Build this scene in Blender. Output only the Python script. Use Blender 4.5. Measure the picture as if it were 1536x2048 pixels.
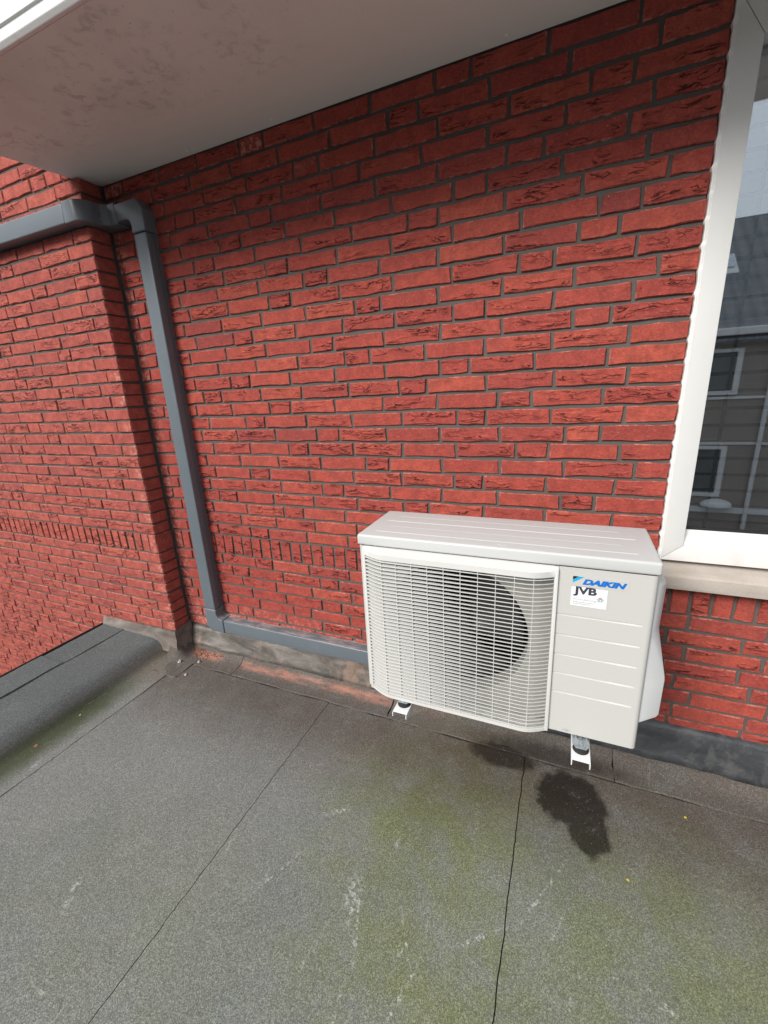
import bpy, bmesh, math, random
from mathutils import Matrix, Vector, noise

random.seed(7)
R = math.radians
scene = bpy.context.scene
for o in list(bpy.data.objects):
    bpy.data.objects.remove(o, do_unlink=True)
col = scene.collection

# ------------------------------------------------------------------ camera
# wall plane y = 0 (faces -Y), roof felt z = 0, metres
CAM = Vector((0.0, -1.635, 1.5))
ROT = (Matrix.Rotation(R(23.878), 3, 'Z') @ Matrix.Rotation(R(-16.36), 3, 'X') @ Matrix.Rotation(R(3.041), 3, 'Y'))
BAS = Matrix(((1, 0, 0), (0, 0, -1), (0, 1, 0)))
cd = bpy.data.cameras.new("camera")
cam = bpy.data.objects.new("camera", cd)
cam.matrix_world = Matrix.Translation(CAM) @ (ROT @ BAS).to_4x4()
cd.sensor_fit = 'VERTICAL'
cd.sensor_height = 36.0
FPX = 842.6 / 2048.0
cd.lens = 36.0 * FPX
cd.clip_start = 0.02
cd.clip_end = 2000.0
col.objects.link(cam)
scene.camera = cam

# ------------------------------------------------------------------ sky, sun, exposure
SUN_EL, SUN_AZ = 36.0, 24.0          # azimuth: degrees to the left (-X) of straight out from the wall
world = bpy.data.worlds.new("World")
scene.world = world
world.use_nodes = True
wt = world.node_tree
wt.nodes.clear()
sdir = Vector((-math.sin(R(SUN_AZ)) * math.cos(R(SUN_EL)), -math.cos(R(SUN_AZ)) * math.cos(R(SUN_EL)), math.sin(R(SUN_EL))))
wo = wt.nodes.new('ShaderNodeOutputWorld')
bg = wt.nodes.new('ShaderNodeBackground')
sk = wt.nodes.new('ShaderNodeTexSky')
sk.sky_type = 'NISHITA'
sk.sun_disc = False
sk.sun_elevation = R(SUN_EL)
sk.sun_rotation = math.atan2(sdir.x, sdir.y)
sk.air_density = 1.0
sk.dust_density = 2.5
sk.ozone_density = 1.0
tc = wt.nodes.new('ShaderNodeTexCoord')
mp = wt.nodes.new('ShaderNodeMapping')
mp.inputs['Scale'].default_value = (1.0, 1.0, 2.6)
cn = wt.nodes.new('ShaderNodeTexNoise')
cn.inputs['Scale'].default_value = 2.3
cn.inputs['Detail'].default_value = 8.0
cn.inputs['Roughness'].default_value = 0.55
cr = wt.nodes.new('ShaderNodeValToRGB')
cr.color_ramp.elements[0].position = 0.36
cr.color_ramp.elements[1].position = 0.66
cr.color_ramp.elements[0].color = (0.35, 0.35, 0.35, 1)
cr.color_ramp.elements[1].color = (1, 1, 1, 1)
mx = wt.nodes.new('ShaderNodeMix')
mx.data_type = 'RGBA'
L = wt.links.new
# bright cloud veil, a third as bright at the horizon as overhead (overcast sky)
sz = wt.nodes.new('ShaderNodeSeparateXYZ')
zr = wt.nodes.new('ShaderNodeMapRange')
zr.inputs['From Min'].default_value = 0.0
zr.inputs['From Max'].default_value = 1.0
zr.inputs['To Min'].default_value = 6.5
zr.inputs['To Max'].default_value = 7.5
vc = wt.nodes.new('ShaderNodeVectorMath')
vc.operation = 'SCALE'
vc.inputs[0].default_value = (0.965, 1.0, 1.045)
L(tc.outputs['Generated'], sz.inputs[0])
L(sz.outputs['Z'], zr.inputs['Value'])
L(zr.outputs['Result'], vc.inputs['Scale'])
L(vc.outputs[0], mx.inputs[7])
L(tc.outputs['Generated'], mp.inputs['Vector'])
L(mp.outputs['Vector'], cn.inputs['Vector'])
L(cn.outputs['Fac'], cr.inputs['Fac'])
L(cr.outputs['Color'], mx.inputs[0])
L(sk.outputs['Color'], mx.inputs[6])
L(mx.outputs[2], bg.inputs['Color'])
bg.inputs['Strength'].default_value = 0.05
L(bg.outputs['Background'], wo.inputs['Surface'])

sl = bpy.data.lights.new("sun", 'SUN')
sl.energy = 1.5
sl.angle = R(24.0)
sl.color = (1.0, 0.965, 0.92)
sun = bpy.data.objects.new("sun", sl)
sun.rotation_euler = sdir.to_track_quat('Z', 'Y').to_euler()
sun.location = (-1, -6, 8)
col.objects.link(sun)

vs = scene.view_settings
vs.view_transform = 'Standard'
vs.look = 'None'
vs.exposure = 1.40
vs.gamma = 1.0
vs.use_curve_mapping = False
scene.render.engine = 'CYCLES'
scene.cycles.max_bounces = 8
scene.cycles.transparent_max_bounces = 8

# ------------------------------------------------------------------ helpers: tagging
def tag(o, label=None, cat=None, group=None, kind=None):
    if label: o['label'] = label
    if cat: o['category'] = cat
    if group: o['group'] = group
    if kind: o['kind'] = kind
    return o

def link(o, parent=None):
    col.objects.link(o)
    if parent is not None:
        o.parent = parent
        o.matrix_parent_inverse = Matrix.Translation(-Vector(parent.location))
    return o

def empty(name, loc, label, cat, group=None):
    o = bpy.data.objects.new(name, None)
    o.empty_display_size = 0.1
    o.location = loc
    col.objects.link(o)
    return tag(o, label, cat, group)

def mesh_obj(name, verts, faces, mat, parent=None, smooth=False, bevel=0.0, seg=2):
    me = bpy.data.meshes.new(name)
    me.from_pydata([tuple(v) for v in verts], [], faces)
    me.validate()
    bm = bmesh.new(); bm.from_mesh(me)
    bmesh.ops.remove_doubles(bm, verts=bm.verts, dist=1e-6)
    bmesh.ops.recalc_face_normals(bm, faces=bm.faces)
    if bevel > 0:
        es = [e for e in bm.edges if len(e.link_faces) == 2 and e.calc_face_angle(0) > R(25)]
        bmesh.ops.bevel(bm, geom=es, offset=bevel, segments=seg, profile=0.6, affect='EDGES', clamp_overlap=True)
    if smooth:
        for f in bm.faces: f.smooth = True
    bm.to_mesh(me); bm.free()
    if smooth: me.set_sharp_from_angle(angle=R(40))
    if mat: me.materials.append(mat)
    o = bpy.data.objects.new(name, me)
    link(o, parent)
    return o

class MB:
    """collects verts/faces of one mesh"""
    def __init__(s): s.v = []; s.f = []
    def box(s, x0, x1, y0, y1, z0, z1):
        n = len(s.v)
        s.v += [(x, y, z) for z in (z0, z1) for y in (y0, y1) for x in (x0, x1)]
        s.f += [tuple(n + i for i in q) for q in ((0, 2, 3, 1), (4, 5, 7, 6), (0, 1, 5, 4), (2, 6, 7, 3), (0, 4, 6, 2), (1, 3, 7, 5))]
        return s
    def prism(s, poly, d0, d1, axis):
        """poly: 2-D outline, swept from d0 to d1 along axis; axis y: poly=(x,z), axis z: poly=(x,y), axis x: poly=(y,z)"""
        n = len(s.v); k = len(poly)
        for d in (d0, d1):
            for a, b in poly:
                s.v.append({'y': (a, d, b), 'z': (a, b, d), 'x': (d, a, b)}[axis])
        s.f.append(tuple(range(n, n + k))); s.f.append(tuple(range(n + 2 * k - 1, n + k - 1, -1)))
        for i in range(k):
            j = (i + 1) % k
            s.f.append((n + i, n + j, n + k + j, n + k + i))
        return s
    def cyl(s, c, r0, r1, d0, d1, axis='z', n=20):
        pts = [(math.cos(2 * math.pi * i / n), math.sin(2 * math.pi * i / n)) for i in range(n)]
        b = len(s.v)
        for d, r in ((d0, r0), (d1, r1)):
            for u, w in pts:
                a, e = u * r, w * r
                s.v.append({'z': (c[0] + a, c[1] + e, d), 'y': (c[0] + a, d, c[1] + e), 'x': (d, c[0] + a, c[1] + e)}[axis])
        s.f.append(tuple(range(b, b + n))); s.f.append(tuple(range(b + 2 * n - 1, b + n - 1, -1)))
        for i in range(n):
            j = (i + 1) % n
            s.f.append((b + i, b + j, b + n + j, b + n + i))
        return s
    def grid(s, rows):
        """rows: list of equal-length point lists -> quad sheet"""
        n = len(s.v); w = len(rows[0])
        for r in rows: s.v += list(r)
        for i in range(len(rows) - 1):
            for j in range(w - 1):
                a = n + i * w + j
                s.f.append((a, a + 1, a + w + 1, a + w))
        return s
    def build(s, name, mat, parent=None, smooth=False, bevel=0.0, seg=2):
        return mesh_obj(name, s.v, s.f, mat, parent, smooth, bevel, seg)

def nz(x, y=0.0, z=0.0, sc=1.0):
    return noise.noise(Vector((x * sc, y * sc, z * sc)))

# ------------------------------------------------------------------ helpers: node materials
class NT:
    def __init__(s, name, rough=0.6, spec=0.5, metallic=0.0):
        s.m = bpy.data.materials.new(name)
        s.m.use_nodes = True
        s.t = s.m.node_tree
        s.b = s.t.nodes['Principled BSDF']
        s.b.inputs['Roughness'].default_value = rough
        s.b.inputs['Specular IOR Level'].default_value = spec
        s.b.inputs['Metallic'].default_value = metallic
        s._tc = None
    def n(s, kind): return s.t.nodes.new(kind)
    def put(s, sock, v):
        if hasattr(v, 'is_linked') or hasattr(v, 'links'): s.t.links.new(v, sock)
        elif isinstance(v, (tuple, list)) and sock.type == 'RGBA' and len(v) == 3: sock.default_value = (*v, 1)
        else: sock.default_value = v
    def co(s, which='Object'):
        if s._tc is None: s._tc = s.n('ShaderNodeTexCoord')
        return s._tc.outputs[which]
    def rnd(s): return s.n('ShaderNodeObjectInfo').outputs['Random']
    def map(s, vec, scale=(1, 1, 1), loc=(0, 0, 0), rot=(0, 0, 0)):
        q = s.n('ShaderNodeMapping')
        s.put(q.inputs['Vector'], vec); s.put(q.inputs['Location'], loc)
        q.inputs['Scale'].default_value = scale; q.inputs['Rotation'].default_value = rot
        return q.outputs[0]
    def noise(s, vec, scale, detail=4, rough=0.55, dist=0.0, col=False):
        q = s.n('ShaderNodeTexNoise')
        s.put(q.inputs['Vector'], vec)
        q.inputs['Scale'].default_value = scale; q.inputs['Detail'].default_value = detail
        q.inputs['Roughness'].default_value = rough; q.inputs['Distortion'].default_value = dist
        return q.outputs['Color' if col else 'Fac']
    def voro(s, vec, scale, out='Distance', feature='F1'):
        q = s.n('ShaderNodeTexVoronoi')
        q.feature = feature
        s.put(q.inputs['Vector'], vec); q.inputs['Scale'].default_value = scale
        return q.outputs[out]
    def ma(s, op, a, b=0.0, c=None, clamp=False):
        q = s.n('ShaderNodeMath'); q.operation = op; q.use_clamp = clamp
        s.put(q.inputs[0], a); s.put(q.inputs[1], b)
        if c is not None: s.put(q.inputs[2], c)
        return q.outputs[0]
    def rng(s, v, a, b, c=0.0, d=1.0, smooth=True):
        q = s.n('ShaderNodeMapRange')
        q.interpolation_type = 'SMOOTHSTEP' if smooth else 'LINEAR'
        s.put(q.inputs['Value'], v)
        q.inputs['From Min'].default_value = a; q.inputs['From Max'].default_value = b
        q.inputs['To Min'].default_value = c; q.inputs['To Max'].default_value = d
        return q.outputs[0]
    def mix(s, f, a, b, mode='MIX'):
        q = s.n('ShaderNodeMix'); q.data_type = 'RGBA'; q.blend_type = mode
        s.put(q.inputs[0], f); s.put(q.inputs[6], a); s.put(q.inputs[7], b)
        return q.outputs[2]
    def ramp(s, f, stops):
        q = s.n('ShaderNodeValToRGB'); e = q.color_ramp.elements
        while len(e) < len(stops): e.new(0.5)
        for k, (pos, c) in zip(e, stops): k.position = pos; k.color = (*c, 1)
        s.put(q.inputs[0], f); return q.outputs[0]
    def xyz(s, vec):
        q = s.n('ShaderNodeSeparateXYZ'); s.put(q.inputs[0], vec); return q.outputs
    def vadd(s, a, b):
        q = s.n('ShaderNodeVectorMath'); q.operation = 'ADD'
        s.put(q.inputs[0], a); s.put(q.inputs[1], b); return q.outputs[0]
    def vscale(s, a, f):
        q = s.n('ShaderNodeVectorMath'); q.operation = 'SCALE'
        s.put(q.inputs[0], a); s.put(q.inputs['Scale'], f); return q.outputs[0]
    def bump(s, h, dist, strength=1.0, nrm=None):
        q = s.n('ShaderNodeBump')
        q.inputs['Strength'].default_value = strength; q.inputs['Distance'].default_value = dist
        s.put(q.inputs['Height'], h)
        if nrm is not None: s.put(q.inputs['Normal'], nrm)
        return q.outputs[0]
    def blob(s, px, py, cx, cy, rx, ry, wob, edge=0.25):
        """soft-edged patch with a wobbling outline"""
        dx = s.ma('DIVIDE', s.ma('SUBTRACT', px, cx), rx)
        dy = s.ma('DIVIDE', s.ma('SUBTRACT', py, cy), ry)
        d = s.ma('SQRT', s.ma('ADD', s.ma('MULTIPLY', dx, dx), s.ma('MULTIPLY', dy, dy)))
        return s.rng(s.ma('ADD', d, wob), 1.0 - edge, 1.0 + edge, 1.0, 0.0)
    def done(s, color=None, rough=None, normal=None):
        if color is not None: s.put(s.b.inputs['Base Color'], color)
        if rough is not None: s.put(s.b.inputs['Roughness'], rough)
        if normal is not None: s.put(s.b.inputs['Normal'], normal)
        return s.m

def plain(name, c, rough=0.5, spec=0.5, metallic=0.0, var=0.08, scale=30.0, bump=0.0):
    k = NT(name, rough, spec, metallic)
    f = k.noise(k.co(), scale, 5, 0.6)
    c2 = tuple(max(0.0, v * (1 - var)) for v in c); c1 = tuple(min(1.0, v * (1 + var)) for v in c)
    nrm = k.bump(f, bump) if bump else None
    return k.done(k.mix(f, c2, c1), k.rng(f, 0.2, 0.8, max(0.02, rough - 0.06), min(1, rough + 0.06)), nrm)

# ---- brick
def brick_material(name, bleach_lit):
    k = NT(name, 0.86, 0.22)
    rnd = k.rnd()
    off = k.n('ShaderNodeCombineXYZ')
    k.put(off.inputs[0], k.ma('MULTIPLY', rnd, 37.0)); k.put(off.inputs[1], k.ma('MULTIPLY', rnd, 11.0)); k.put(off.inputs[2], k.ma('MULTIPLY', rnd, 83.0))
    co = k.vadd(k.co(), off.outputs[0])
    rnd2 = k.ma('FRACT', k.ma('MULTIPLY', rnd, 17.31)); rnd3 = k.ma('FRACT', k.ma('MULTIPLY', rnd, 71.7))
    base = k.ramp(rnd, [(0.0, (0.320, 0.049, 0.041)), (0.16, (0.405, 0.066, 0.049)), (0.34, (0.365, 0.056, 0.044)), (0.50, (0.440, 0.077, 0.052)), (0.66, (0.385, 0.060, 0.046)), (0.80, (0.465, 0.090, 0.058)), (0.92, (0.400, 0.067, 0.050)), (1.0, (0.290, 0.048, 0.045))])
    if bleach_lit > 0.5: base = k.mix(0.16, base, (0.62, 0.27, 0.23))  # left wall lifted: bleaching plus its stronger light, mixed into the base
    mott = k.noise(co, 26, 5, 0.62)
    grain = k.noise(co, 330, 3, 0.7)
    rough_ = k.noise(k.map(co, (1, 1, 1.5)), 105, 5, 0.68, 0.3)
    patch = k.noise(co, 11, 4, 0.6)
    c = k.mix(k.rng(mott, 0.38, 0.66), k.mix(0.45, base, (0.16, 0.028, 0.027)), base)
    c = k.mix(k.rng(patch, 0.55, 0.72, 0.0, 0.55), c, k.mix(0.6, base, (0.17, 0.040, 0.040)))
    c = k.mix(k.rng(rough_, 0.50, 0.70, 0.0, 0.5), c, k.mix(0.45, c, (0.62, 0.22, 0.17)))
    c = k.mix(k.rng(rough_, 0.48, 0.34, 0.0, 0.5), c, k.mix(0.6, c, (0.10, 0.018, 0.017)))
    c = k.mix(k.rng(grain, 0.30, 0.8, 0.0, 0.42), c, k.mix(0.5, c, (0.60, 0.21, 0.15)))
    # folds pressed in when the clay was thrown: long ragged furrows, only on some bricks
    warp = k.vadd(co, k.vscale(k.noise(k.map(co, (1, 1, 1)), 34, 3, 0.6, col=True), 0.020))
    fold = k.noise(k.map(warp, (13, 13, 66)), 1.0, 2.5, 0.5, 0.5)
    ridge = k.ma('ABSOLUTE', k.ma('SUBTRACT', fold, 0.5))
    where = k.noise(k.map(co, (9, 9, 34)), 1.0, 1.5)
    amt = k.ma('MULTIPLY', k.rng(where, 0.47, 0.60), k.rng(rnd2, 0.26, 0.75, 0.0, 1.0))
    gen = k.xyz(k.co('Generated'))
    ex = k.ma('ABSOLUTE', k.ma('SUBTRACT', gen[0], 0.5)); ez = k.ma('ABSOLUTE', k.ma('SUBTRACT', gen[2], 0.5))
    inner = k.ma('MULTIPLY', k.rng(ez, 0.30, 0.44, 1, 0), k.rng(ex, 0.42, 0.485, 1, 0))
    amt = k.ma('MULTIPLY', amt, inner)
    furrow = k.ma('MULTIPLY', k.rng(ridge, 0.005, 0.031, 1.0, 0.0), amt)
    c = k.mix(k.ma('MULTIPLY', furrow, 0.86), c, (0.036, 0.012, 0.011))  # shade of the folds painted dark into the furrow colour
    # pale rubbed arrises and lime bloom
    rim = k.ma('MULTIPLY', k.ma('MAXIMUM', k.rng(ez, 0.40, 0.475), k.rng(ex, 0.474, 0.494)), k.rng(gen[1], 0.10, 0.16, 1, 0))
    brk = k.rng(k.noise(co, 55, 4, 0.65), 0.42, 0.68)
    c = k.mix(k.ma('MULTIPLY', k.ma('MULTIPLY', rim, brk), 0.72), c, (0.62, 0.31, 0.25))
    lime = k.ma('MULTIPLY', k.rng(k.noise(co, 14, 6, 0.72), 0.62, 0.80), k.rng(rnd3, 0.45, 0.95, 0.0, bleach_lit))
    c = k.mix(lime, c, (0.62, 0.40, 0.36))
    speck = k.ma('MULTIPLY', k.rng(k.voro(co, 62), 0.0, 0.15, 1, 0), k.rng(k.noise(co, 20, 2), 0.60, 0.68))
    c = k.mix(k.ma('MULTIPLY', speck, 0.75), c, (0.66, 0.58, 0.52))
    h = k.ma('ADD', k.ma('MULTIPLY', furrow, -1.0), k.ma('ADD', k.ma('MULTIPLY', mott, 0.30), k.ma('ADD', k.ma('MULTIPLY', rough_, 0.40), k.ma('MULTIPLY', grain, 0.10))))
    h = k.ma('ADD', h, k.ma('MULTIPLY', k.ma('MULTIPLY', fold, amt), 0.9))
    return k.done(c, None, k.bump(h, 0.0066, 1.0))

M = {}
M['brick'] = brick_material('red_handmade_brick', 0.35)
M['brick_left'] = brick_material('red_handmade_brick_bleached_lit', 0.8)

k = NT('grey_mortar', 0.93, 0.15)
f = k.noise(k.co(), 9, 5, 0.6); g = k.noise(k.co(), 420, 3, 0.7)
c = k.mix(f, (0.098, 0.090, 0.082), (0.170, 0.158, 0.146))
c = k.mix(k.rng(g, 0.3, 0.75, 0, 0.5), c, (0.085, 0.076, 0.068))
M['mortar'] = k.done(c, None, k.bump(k.ma('ADD', g, k.noise(k.co(), 60, 4)), 0.0022))

# ---- bitumen felt with slate granules
def felt_material(name, kerb=False):
    k = NT(name, 0.90, 0.25)
    co = k.co(); X, Y, Z = k.xyz(co)[:3]
    g1 = k.noise(co, 800, 2, 0.6); g2 = k.voro(co, 430, 'Color'); g3 = k.noise(co, 150, 5, 0.8)
    gv = k.xyz(g2)[0]
    gran = k.ma('ADD', k.ma('MULTIPLY', gv, 0.52), k.ma('ADD', k.ma('MULTIPLY', g1, 0.14), k.ma('MULTIPLY', g3, 0.34)))
    c = k.ramp(gran, [(0.12, (0.090, 0.095, 0.089)), (0.40, (0.168, 0.177, 0.166)), (0.62, (0.230, 0.242, 0.228)), (0.90, (0.42, 0.44, 0.42))])
    big = k.noise(co, 1.7, 5, 0.6); mid = k.noise(k.map(co, (1, 1, 1), (3.1, 7.7, 0)), 5.5, 5, 0.65)
    c = k.mix(k.rng(big, 0.35, 0.7, 0.0, 0.45), c, k.mix(1.0, c, (0.72, 0.76, 0.78), 'MULTIPLY'))
    wob = k.ma('MULTIPLY', k.ma('SUBTRACT', k.noise(co, 9, 5, 0.65), 0.5), 1.1)
    wob2 = k.ma('MULTIPLY', k.ma('SUBTRACT', k.noise(co, 22, 5, 0.7), 0.5), 0.9)
    if not kerb:
        # algae
        al = k.blob(X, Y, -0.32, -0.58, 0.36, 0.36, wob, 0.8)
        al = k.ma('MAXIMUM', al, k.blob(X, Y, -0.22, -0.98, 0.34, 0.26, wob, 0.8))
        al = k.ma('MAXIMUM', al, k.ma('MULTIPLY', k.blob(X, Y, 0.36, -0.72, 0.46, 0.38, wob, 0.9), 0.9))
        al = k.ma('MAXIMUM', al, k.ma('MULTIPLY', k.blob(X, Y, -1.05, -1.2, 0.55, 0.34, wob, 0.9), 0.28))
        al = k.ma('MULTIPLY', al, k.rng(mid, 0.30, 0.62, 0.25, 1.0))
        tuft = k.ma('MULTIPLY', k.rng(k.noise(k.map(co, (1, 1, 1), (9.1, 2.2, 0)), 26, 3, 0.55), 0.66, 0.74), k.rng(X, -0.2, 0.05))
        c = k.mix(k.ma('MULTIPLY', al, 0.62), c, k.mix(1.0, c, (0.78, 0.86, 0.22), 'MULTIPLY'))
        c = k.mix(k.ma('MULTIPLY', k.ma('MULTIPLY', tuft, k.rng(Y, -0.45, -0.6)), 0.7), c, (0.060, 0.085, 0.022))
        # brown grime band near the wall
        grime = k.ma('MULTIPLY', k.rng(k.ma('ADD', Y, k.ma('MULTIPLY', wob, 0.16)), -0.72, -0.20), k.rng(mid, 0.2, 0.6, 0.65, 1.0))
        c = k.mix(k.ma('MULTIPLY', grime, 0.95), c, k.mix(1.0, c, (0.56, 0.45, 0.415), 'MULTIPLY'))
        # brick dust from drilling
        dy = k.ma('ADD', Y, k.ma('MULTIPLY', wob2, 0.035))
        band = k.ma('MULTIPLY', k.rng(dy, -0.102, -0.074), k.rng(dy, -0.062, -0.040, 1, 0))
        along = k.ma('MULTIPLY', k.rng(X, -1.68, -1.60), k.rng(X, -0.85, -0.55, 1, 0.0))
        along = k.ma('MAXIMUM', along, k.ma('MULTIPLY', k.rng(X, -2.04, -1.95), k.rng(X, -1.86, -1.74, 1, 0)))
        dust = k.ma('MULTIPLY', k.ma('MULTIPLY', band, along), k.rng(k.noise(k.map(co, (5, 24, 8)), 1.0, 4, 0.6), 0.40, 0.58, 0.12, 0.9))
        haze = k.ma('MULTIPLY', k.ma('MULTIPLY', k.rng(dy, -0.20, -0.04), k.rng(X, -0.2, -0.9)), k.rng(mid, 0.4, 0.7))
        dust = k.ma('MAXIMUM', k.ma('MULTIPLY', dust, k.rng(g3, 0.30, 0.50, 0.45, 1.0)), k.ma('MULTIPLY', haze, 0.14))
        dots = k.ma('MULTIPLY', k.blob(X, Y, -0.42, -0.17, 0.20, 0.06, wob, 0.6), k.rng(g3, 0.55, 0.68))
        c = k.mix(k.ma('MULTIPLY', dust, 0.55), c, (0.66, 0.27, 0.19))
        c = k.mix(k.ma('MULTIPLY', dots, 0.35), c, (0.45, 0.13, 0.09))
        # water spilled under the unit
        wet = k.blob(X, Y, 0.095, -0.29, 0.118, 0.115, wob2, 0.16)
        wet = k.ma('MAXIMUM', wet, k.blob(X, Y, 0.155, -0.39, 0.066, 0.098, wob2, 0.16))
        wet = k.ma('MAXIMUM', wet, k.ma('MULTIPLY', k.blob(X, Y, -0.16, -0.180, 0.13, 0.060, wob2, 0.25), 0.9))
        wet = k.ma('MAXIMUM', wet, k.ma('MULTIPLY', k.blob(X, Y, 0.03, -0.115, 0.24, 0.045, wob2, 0.5), 0.7))
        c = k.mix(k.ma('MULTIPLY', wet, 0.90), c, k.mix(1.0, c, (0.165, 0.148, 0.135), 'MULTIPLY'))
        rough = k.rng(wet, 0, 1, 0.92, 0.55)
        # kerb foot: algae green plus corner shade painted into the colour
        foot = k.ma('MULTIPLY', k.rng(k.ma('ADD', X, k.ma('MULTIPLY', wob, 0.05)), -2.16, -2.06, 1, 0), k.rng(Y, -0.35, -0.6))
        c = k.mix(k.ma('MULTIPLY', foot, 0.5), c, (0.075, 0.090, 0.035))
    else:
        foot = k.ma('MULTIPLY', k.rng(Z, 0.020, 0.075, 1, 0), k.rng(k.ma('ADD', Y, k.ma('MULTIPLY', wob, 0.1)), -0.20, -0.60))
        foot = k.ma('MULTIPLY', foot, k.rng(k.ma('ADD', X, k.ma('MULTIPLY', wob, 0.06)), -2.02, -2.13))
        c = k.mix(k.ma('MULTIPLY', foot, 0.80), c, (0.042, 0.056, 0.016))  # algae and corner shade painted together up the kerb roll
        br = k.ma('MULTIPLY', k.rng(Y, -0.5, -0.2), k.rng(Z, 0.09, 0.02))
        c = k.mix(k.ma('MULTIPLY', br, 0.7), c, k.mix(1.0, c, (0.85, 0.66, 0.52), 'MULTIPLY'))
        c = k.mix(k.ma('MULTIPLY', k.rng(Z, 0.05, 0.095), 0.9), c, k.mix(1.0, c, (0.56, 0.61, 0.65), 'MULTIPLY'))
        rough = 0.9
    # chalky scuffs and stray pale grit
    s1 = k.noise(k.map(co, (34, 5.0, 1), (0, 0, 0), (0, 0, R(9))), 1.0, 4, 0.72, 0.5)
    s2 = k.noise(k.map(co, (7, 42, 1), (4, 1, 0), (0, 0, R(28))), 1.0, 4, 0.72, 0.5)
    sc = k.ma('MAXIMUM', k.rng(s1, 0.655, 0.72), k.rng(s2, 0.665, 0.73))
    sc = k.ma('MULTIPLY', sc, k.ma('MULTIPLY', k.rng(g3, 0.42, 0.62), k.rng(Y, -0.35, -0.6, 0.25, 1.0)))
    chalk = k.ma('MULTIPLY', k.rng(k.noise(k.map(co, (1, 1, 1), (1.2, 5.5, 0)), 7, 5, 0.7), 0.54, 0.70), k.rng(g3, 0.46, 0.66, 0, 0.55))
    c = k.mix(k.ma('MAXIMUM', k.ma('MULTIPLY', sc, 0.75), k.ma('MULTIPLY', chalk, 0.55)), c, (0.46, 0.48, 0.47))
    if not kerb:
        st = 0.0
        for (sx, sy, ln, wd, an) in STROKES:
            q = k.xyz(k.map(k.vadd(co, (-sx, -sy, 0.0)), (1, 1, 1), (0, 0, 0), (0, 0, -R(an))))
            st = k.ma('MAXIMUM', st, k.blob(q[0], q[1], 0.0, 0.0, ln, wd * 0.8, k.ma('MULTIPLY', wob2, 1.6), 0.7))
        st = k.ma('MULTIPLY', k.ma('MULTIPLY', st, k.rng(g3, 0.44, 0.62)), k.rng(k.noise(co, 60, 3, 0.6), 0.42, 0.60))
        c = k.mix(k.ma('MULTIPLY', st, 0.95), c, (0.60, 0.63, 0.62))
    grit = k.rng(k.voro(co, 120), 0.0, 0.17, 1.0, 0.0)
    grit = k.ma('MULTIPLY', grit, k.rng(k.noise(co, 33, 2), 0.52, 0.58))
    c = k.mix(k.ma('MULTIPLY', grit, 0.85), c, (0.70, 0.71, 0.67))
    return k.done(c, rough, k.bump(k.ma('ADD', gran, k.ma('MULTIPLY', mid, 2.0)), 0.0016))
STROKES = [(0.025, -0.640, 0.115, 0.006, 62), (0.060, -0.735, 0.070, 0.004, 70), (0.150, -0.800, 0.050, 0.004, 20), (-0.515, -0.860, 0.060, 0.030, 100), (-0.470, -0.930, 0.080, 0.008, 110), (-0.560, -1.000, 0.060, 0.007, 80), (-0.330, -0.900, 0.075, 0.005, 120), (-0.300, -1.020, 0.085, 0.006, 75), (-0.690, -0.640, 0.045, 0.012, 30), (-0.210, -0.480, 0.040, 0.008, 100), (-1.360, -1.180, 0.050, 0.014, 120), (0.330, -0.800, 0.060, 0.005, 150), (-0.780, -0.900, 0.090, 0.004, 65), (-0.130, -0.820, 0.055, 0.009, 40), (-0.440, -1.120, 0.070, 0.006, 95), (-0.900, -0.500, 0.040, 0.010, 25)]
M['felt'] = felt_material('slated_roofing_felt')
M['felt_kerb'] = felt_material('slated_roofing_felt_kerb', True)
M['bitumen'] = plain('bitumen', (0.046, 0.036, 0.031), 0.6, 0.4, var=0.3, scale=40, bump=0.002)

# ---- painted soffit with mildew
k = NT('painted_soffit', 0.72, 0.3)
co = k.co(); X, Y, Z = k.xyz(co)[:3]
wob = k.ma('MULTIPLY', k.ma('SUBTRACT', k.noise(co, 5, 4), 0.5), 0.9)
c = k.mix(k.noise(co, 3, 5, 0.6), (0.82, 0.845, 0.805), (0.865, 0.885, 0.85))
zone = k.ma('MULTIPLY', k.rng(k.ma('ADD', Y, k.ma('MULTIPLY', wob, 0.2)), -0.16, -0.32), k.rng(X, -0.5, -1.1))
sp = k.rng(k.noise(k.map(co, (1, 1, 1), (5, 3, 1)), 24, 6, 0.68, 0.4), 0.50, 0.62)
sp = k.ma('MULTIPLY', sp, k.rng(k.noise(k.map(co, (1, 1, 1), (2, 9, 1)), 6.5, 3, 0.6), 0.42, 0.58))
dots = k.ma('MULTIPLY', k.rng(k.voro(co, 46), 0.0, 0.20, 1, 0), k.rng(k.noise(co, 9, 2), 0.46, 0.56))
film = k.rng(k.noise(k.map(co, (1, 1, 1), (7, 1, 0)), 3.6, 5, 0.6), 0.42, 0.72)
c = k.mix(k.ma('MULTIPLY', k.ma('MULTIPLY', film, zone), 0.14), c, (0.24, 0.20, 0.165))
c = k.mix(k.ma('MULTIPLY', k.ma('MULTIPLY', sp, zone), 0.26), c, (0.15, 0.125, 0.105))
c = k.mix(k.ma('MULTIPLY', k.ma('MULTIPLY', dots, zone), 0.4), c, (0.13, 0.11, 0.095))
M['soffit'] = k.done(c, None, k.bump(k.noise(co, 160, 3), 0.0006))

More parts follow.
